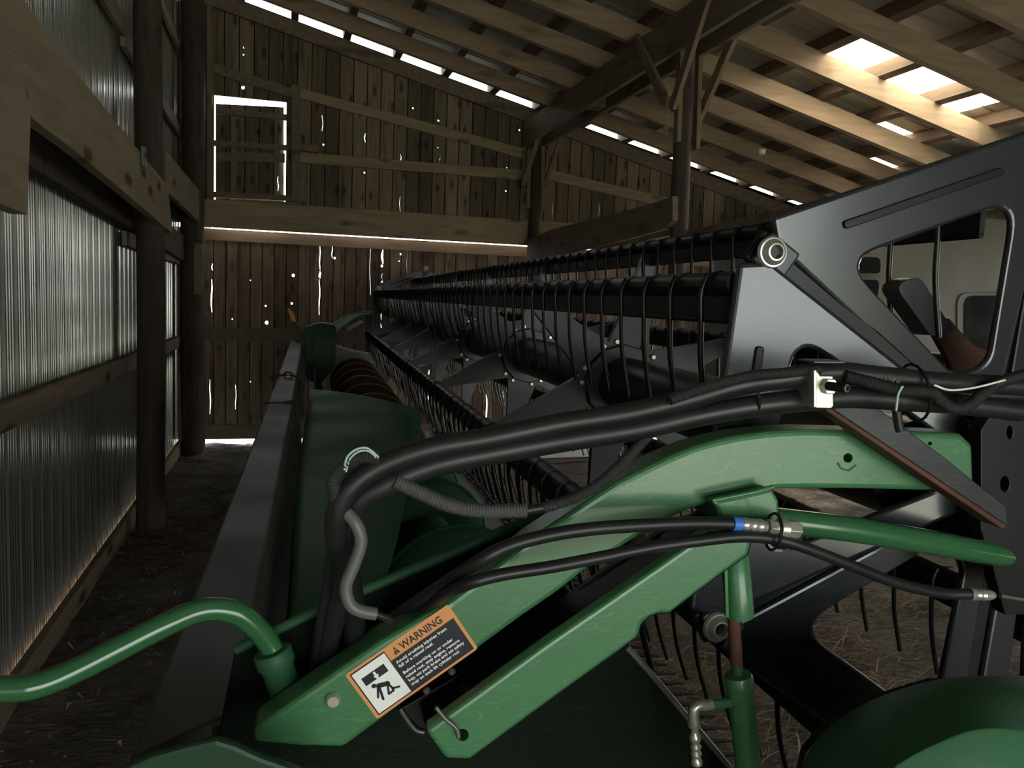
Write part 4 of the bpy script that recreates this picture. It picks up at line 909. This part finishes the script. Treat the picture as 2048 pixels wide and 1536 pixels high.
# zinc clamp
cl = thing('hose_clamp', P(1650, 815, .70), 'shiny zinc clamp plate with a bolt holding the hoses above the green arm', 'clamp')
plate('clamp_plate', [(p.x, p.y) for p in rounded([(1630, 744), (1636, 744), (1640, 752), (1666, 752), (1667, 812), (1662, 817), (1630, 816), (1628, 812)], 2)], .715, .004, 'galv', cl, bevel=.001)
plate('clamp_side', [(1628, 740), (1634, 740), (1634, 815), (1628, 815)], .708, .03, 'galv', cl, bevel=.0008)
plate('top_strap', [(1628, 722), (1690, 722), (1692, 727), (1628, 727)], .71, .03, 'greymetal', cl, bevel=.001)
bm = nb(); hexnut(bm, P(1655, 772, .715), -HS, .0085, .006); obj('hex_nut', bm, 'chrome', cl, bevel=.0008)
bm = nb(); d_ = (-HS + HR * .35).normalized(); lathe(bm, P(1656, 772, .709), d_, [(0, .0045), (.020, .0045), (.022, .003)], 14); obj('bolt_shank', bm, 'black', cl, smooth=40)
bm = nb(); c = P(1656, 772, .709) + d_ * .021; lathe(bm, c, d_, [(0, .004), (.001, .0035)], 12); obj('bolt_tip', bm, 'chrome', cl)

# crop divider, lower right
dv = thing('crop_divider', P(1850, 1700, .62), 'rounded dark green crop divider hood with a bright front at the lower right corner', 'crop divider')
bk = [(1575, 1700), (1598, 1560), (1612, 1505), (1650, 1458), (1700, 1422), (1750, 1396), (1810, 1374), (1870, 1360), (1940, 1354), (2048, 1352), (2200, 1354)]
fr = [(1700, 1700), (1745, 1575), (1790, 1530), (1840, 1502), (1885, 1482), (1925, 1465), (1965, 1457), (2005, 1456), (2048, 1462), (2120, 1475), (2240, 1500)]
bm = nb(); nr = 10; grid = []
for k in range(nr + 1):
    t_ = k / nr; row = []
    for a_, b2 in zip(bk, fr):
        pA, pB = P(*a_, .74), P(*b2, .56); row.append(bm.verts.new(pA.lerp(pB, t_) + (HU * .020 * math.sin(math.pi * t_))))
    grid.append(row)
grid.insert(-1, [bm.verts.new(v1_.co.lerp(v2_.co, .85)) for v1_, v2_ in zip(grid[-2], grid[-1])])
for k in (.08, 1, 2, 3, 4, 5, 6):
    row = []
    for b2 in fr:
        x_, y_ = b2; x_ += (1990 - x_) * .05 * k; row.append(bm.verts.new(P(x_, y_ + 45 * k, .56 - .012 * math.sin(math.pi * k / 6) - .003 * k)))
    grid.append(row)
for a_, b2 in zip(grid, grid[1:]):
    for i in range(len(a_) - 1): bm.faces.new((a_[i], a_[i + 1], b2[i + 1], b2[i]))
o = obj('hood', bm, 'pgreen', dv, smooth=180); md = o.modifiers.new('s', 'SUBSURF'); md.levels = md.render_levels = 2; md = o.modifiers.new('t', 'SOLIDIFY'); md.thickness = .004
bm = nb(); prism(bm, ph([(1600, 1560), (1612, 1505), (1650, 1460), (1750, 1400), (1870, 1364), (2200, 1360), (2200, 2200), (1600, 2200)], .745), HS * .01); obj('back_plate', bm, 'black', dv)

# ------------------------------------------------------------------ things beyond, on the right
cv = thing('camper_trailer', (4.2, 6.0, 0), 'cream coloured camper body with dark windows, parked behind the reel on the right', 'trailer')
yc = 6.0
def pc(px, py, y=yc): return B(px, py, 1, y)
x0 = pc(1640, 600).x
bm = nb(); q = [(x0, .75), (XR - .4, .75), (XR - .4, 2.45), (x0 + .25, 2.45), (x0, 2.25)]
q = rounded(q, [.05, .05, .2, .2, .2], 4); prism(bm, [Vector((p.x, yc, p.y)) for p in q], (0, 1.9, 0)); obj('body', bm, 'cream', cv, bevel=.02)
def win(pxs, rad, nm='window'):
    q = rounded([(pc(*p).x, pc(*p).z) for p in pxs], rad, 5); c0 = sum((Vector(p) for p in q), Vector((0, 0))) / len(q)
    bm = nb(); prism(bm, [Vector((c0.x + (p.x - c0.x) * 1.09, yc - .012, c0.y + (p.y - c0.y) * 1.09)) for p in q], (0, .02, 0)); w_ = obj('window_frame', bm, 'cream', cv, bevel=.004)
    bm = nb(); prism(bm, [Vector((p.x, yc - .02, p.y)) for p in q], (0, .02, 0)); obj('pane', bm, 'glassdark', w_)
win([(1660, 512), (1758, 515), (1758, 547), (1660, 545)], .05); win([(1660, 558), (1756, 560), (1752, 597), (1660, 594)], .05)
win([(1926, 592), (2200, 588), (2200, 720), (1926, 715)], .10)
bm = nb(); boxw(bm, x0 + .1, XR - .5, yc - .02, yc + .02, .70, .78); obj('skirt_rail', bm, 'greymetal', cv)
for xx in (5.2, 7.0):
    bm = nb(); lathe(bm, (xx, yc + .25, .36), (0, 1, 0), [(0, .30), (.02, .36), (.18, .36), (.2, .30)], 32); obj('wheel', bm, 'rubber', cv, smooth=40)
# white board and stacked planks low in front of the gable door
bm = nb(); q = [B(a_, b2, 1, 7.6) for a_, b2 in ((1066, 892), (1245, 888), (1252, 912), (1068, 918))]; prism(bm, q, (0, .35, 0)); obj('white_board', bm, 'white', label='long white board lying on the plank stack below the gable door', cat='board', bevel=.01)
for i in range(4):
    bm = nb(); y0 = 919 + i * 10; q = [B(a_, b2, 1, 7.6) for a_, b2 in ((1062 + i * 5, y0 + 1), (1275, y0 - 6), (1275, y0 + 2), (1062 + i * 5, y0 + 9))]
    prism(bm, q, (0, .4, 0)); obj('stacked_plank', bm, 'door_plank' if False else 'old', label=['top plank of the low stack under the white board', 'second plank from the top of the low stack', 'third plank from the top of the low stack', 'bottom plank of the low stack on the floor'][i], cat='plank', group='stack of planks', bevel=.003)
bm = nb(); boxw(bm, 3.3, 7.8, 7.0, 7.5, .0, .22); obj('timber_sill', bm, 'old', label='old squared timber lying on the floor behind the header, right of the plank stack', cat='timber', bevel=.01)

# loose straw on the floor
def straw(name, n, x0, x1, y0, y1, zt_, mat, label, ln_=(.04, .16), dens=None):
    bm = nb(); k = 0; rnd = random.Random(hash(name) % 1000 if False else len(label))
    while k < n:
        x, y = rnd.uniform(x0, x1), rnd.uniform(y0, y1)
        if dens and rnd.random() > dens(x, y): continue
        L_ = rnd.uniform(*ln_); a_ = rnd.gauss(0, .7); z_ = rnd.uniform(.0, zt_) * (.4 + .6 * rnd.random()); w = rnd.uniform(.0015, .004)
        d = Vector((math.cos(a_), math.sin(a_), rnd.uniform(-.15, .25))); e = Vector((-d.y, d.x, 0)).normalized() * w; c = Vector((x, y, z_ + .012)); b0 = Vector((0, 0, rnd.uniform(-.01, .02)))
        v = [bm.verts.new(c - d * L_ / 2 - e), bm.verts.new(c - d * L_ / 2 + e), bm.verts.new(c + b0 + e), bm.verts.new(c + b0 - e), bm.verts.new(c + d * L_ / 2 + e * .6), bm.verts.new(c + d * L_ / 2 - e * .6)]
        bm.faces.new((v[0], v[1], v[2], v[3])); bm.faces.new((v[3], v[2], v[4], v[5])); k += 1
    return obj(name, bm, mat, label=label, cat='straw', kind='stuff', norm=False)
clump = lambda x, y: .35 + .65 * max(0, noise.noise(Vector((x * 2.3, y * 2.3, 1))) * 2)
straw('straw_litter', 9000, 1.3, 4.2, 1.8, 6.5, .07, 'straw', 'brown straw and chaff strewn on the floor right of the header', dens=clump)
straw('straw_litter', 2200, 1.3, 4.2, 1.8, 5.5, .09, 'straw2', 'pale straw stalks scattered over the brown litter', (.05, .22), dens=clump)
straw('straw_litter', 500, -.85, -.2, 4.6, 5.9, .03, 'straw', 'thin scatter of straw around the foot of the nearer pole', (.04, .14))
straw('straw_litter', 500, -.9, .0, .9, 8.4, .02, 'straw2', 'sparse bits of straw along the dirt aisle by the steel wall', (.02, .08))
bm = nb(); rnd = random.Random(5)
for k in range(260):
    x, y = (rnd.uniform(-.9, .0), rnd.uniform(1.0, 8.3)) if k % 2 else (rnd.uniform(1.2, 3.8), rnd.uniform(1.8, 6)); r_ = rnd.uniform(.003, .009)
    n_ = bmesh.ops.create_icosphere(bm, subdivisions=1, radius=r_)['verts']
    for v in n_: v.co = Vector((v.co.x * rnd.uniform(.7, 1.5), v.co.y * rnd.uniform(.7, 1.3), v.co.z * .7)) + Vector((x, y, .022))
obj('dirt_crumbs', bm, 'straw', label='small pale crumbs and pebbles dotted over the dirt floor', cat='crumbs', kind='stuff')

# ================================================================== LIGHT, CAMERA
w = bpy.data.worlds.new('sky'); sc.world = w; w.use_nodes = True; nt = w.node_tree; bg = nt.nodes['Background']
tc = nt.nodes.new('ShaderNodeTexCoord'); sx = nt.nodes.new('ShaderNodeSeparateXYZ'); nt.links.new(tc.outputs['Generated'], sx.inputs[0])
cr = nt.nodes.new('ShaderNodeValToRGB'); e = cr.color_ramp.elements; e[0].position = .0; e[0].color = (.84, .90, .86, 1); e[1].position = .25; e[1].color = (.90, .97, 1.0, 1)
nt.links.new(sx.outputs[2], cr.inputs[0]); nt.links.new(cr.outputs[0], bg.inputs[0]); bg.inputs[1].default_value = 4.5
sun = bpy.data.lights.new('sun', 'SUN'); sun.energy = 22; sun.angle = R(3); sun.color = (1, .96, .88)
so = bpy.data.objects.new('sun', sun); col.objects.link(so); so.location = (3, -2, 9)
so.rotation_euler = Vector((-.10, -.22, 1)).to_track_quat('Z', 'Y').to_euler()
def portal(name, loc, rot, sx_, sy_):
    l = bpy.data.lights.new(name, 'AREA'); l.shape = 'RECTANGLE'; l.size = sx_; l.size_y = sy_; l.cycles.is_portal = True
    o = bpy.data.objects.new(name, l); col.objects.link(o); o.location = loc; o.rotation_euler = rot
portal('door_daylight', (1.5, YB, 1.05), (R(90), 0, 0), 4.2, 2.3)
portal('added_side_daylight', (XR, 5.97, 1.2), (R(90), 0, R(90)), 5.5, 2.4)  # portal for the opening added in the unseen right wall
cam = bpy.data.cameras.new('camera'); co = bpy.data.objects.new('camera', cam); col.objects.link(co)
cam.sensor_width = 36; cam.lens = F / 2048 * 36; cam.clip_start = .02; cam.clip_end = 200
x_, y_, z_ = c2w(Vector((1, 0, 0))), c2w(Vector((0, 1, 0))), c2w(Vector((0, 0, 1)))
co.matrix_world = Matrix(((x_.x, y_.x, z_.x, 0), (x_.y, y_.y, z_.y, 0), (x_.z, y_.z, z_.z, CAMZ), (0, 0, 0, 1)))
sc.camera = co
sc.view_settings.view_transform = 'Standard'; sc.view_settings.look = 'None'; sc.view_settings.gamma = 1; sc.view_settings.use_curve_mapping = False
sc.view_settings.exposure = 0.55
sc.cycles.use_denoising = True; sc.cycles.max_bounces = 8; sc.cycles.diffuse_bounces = 4; sc.cycles.sample_clamp_indirect = 8
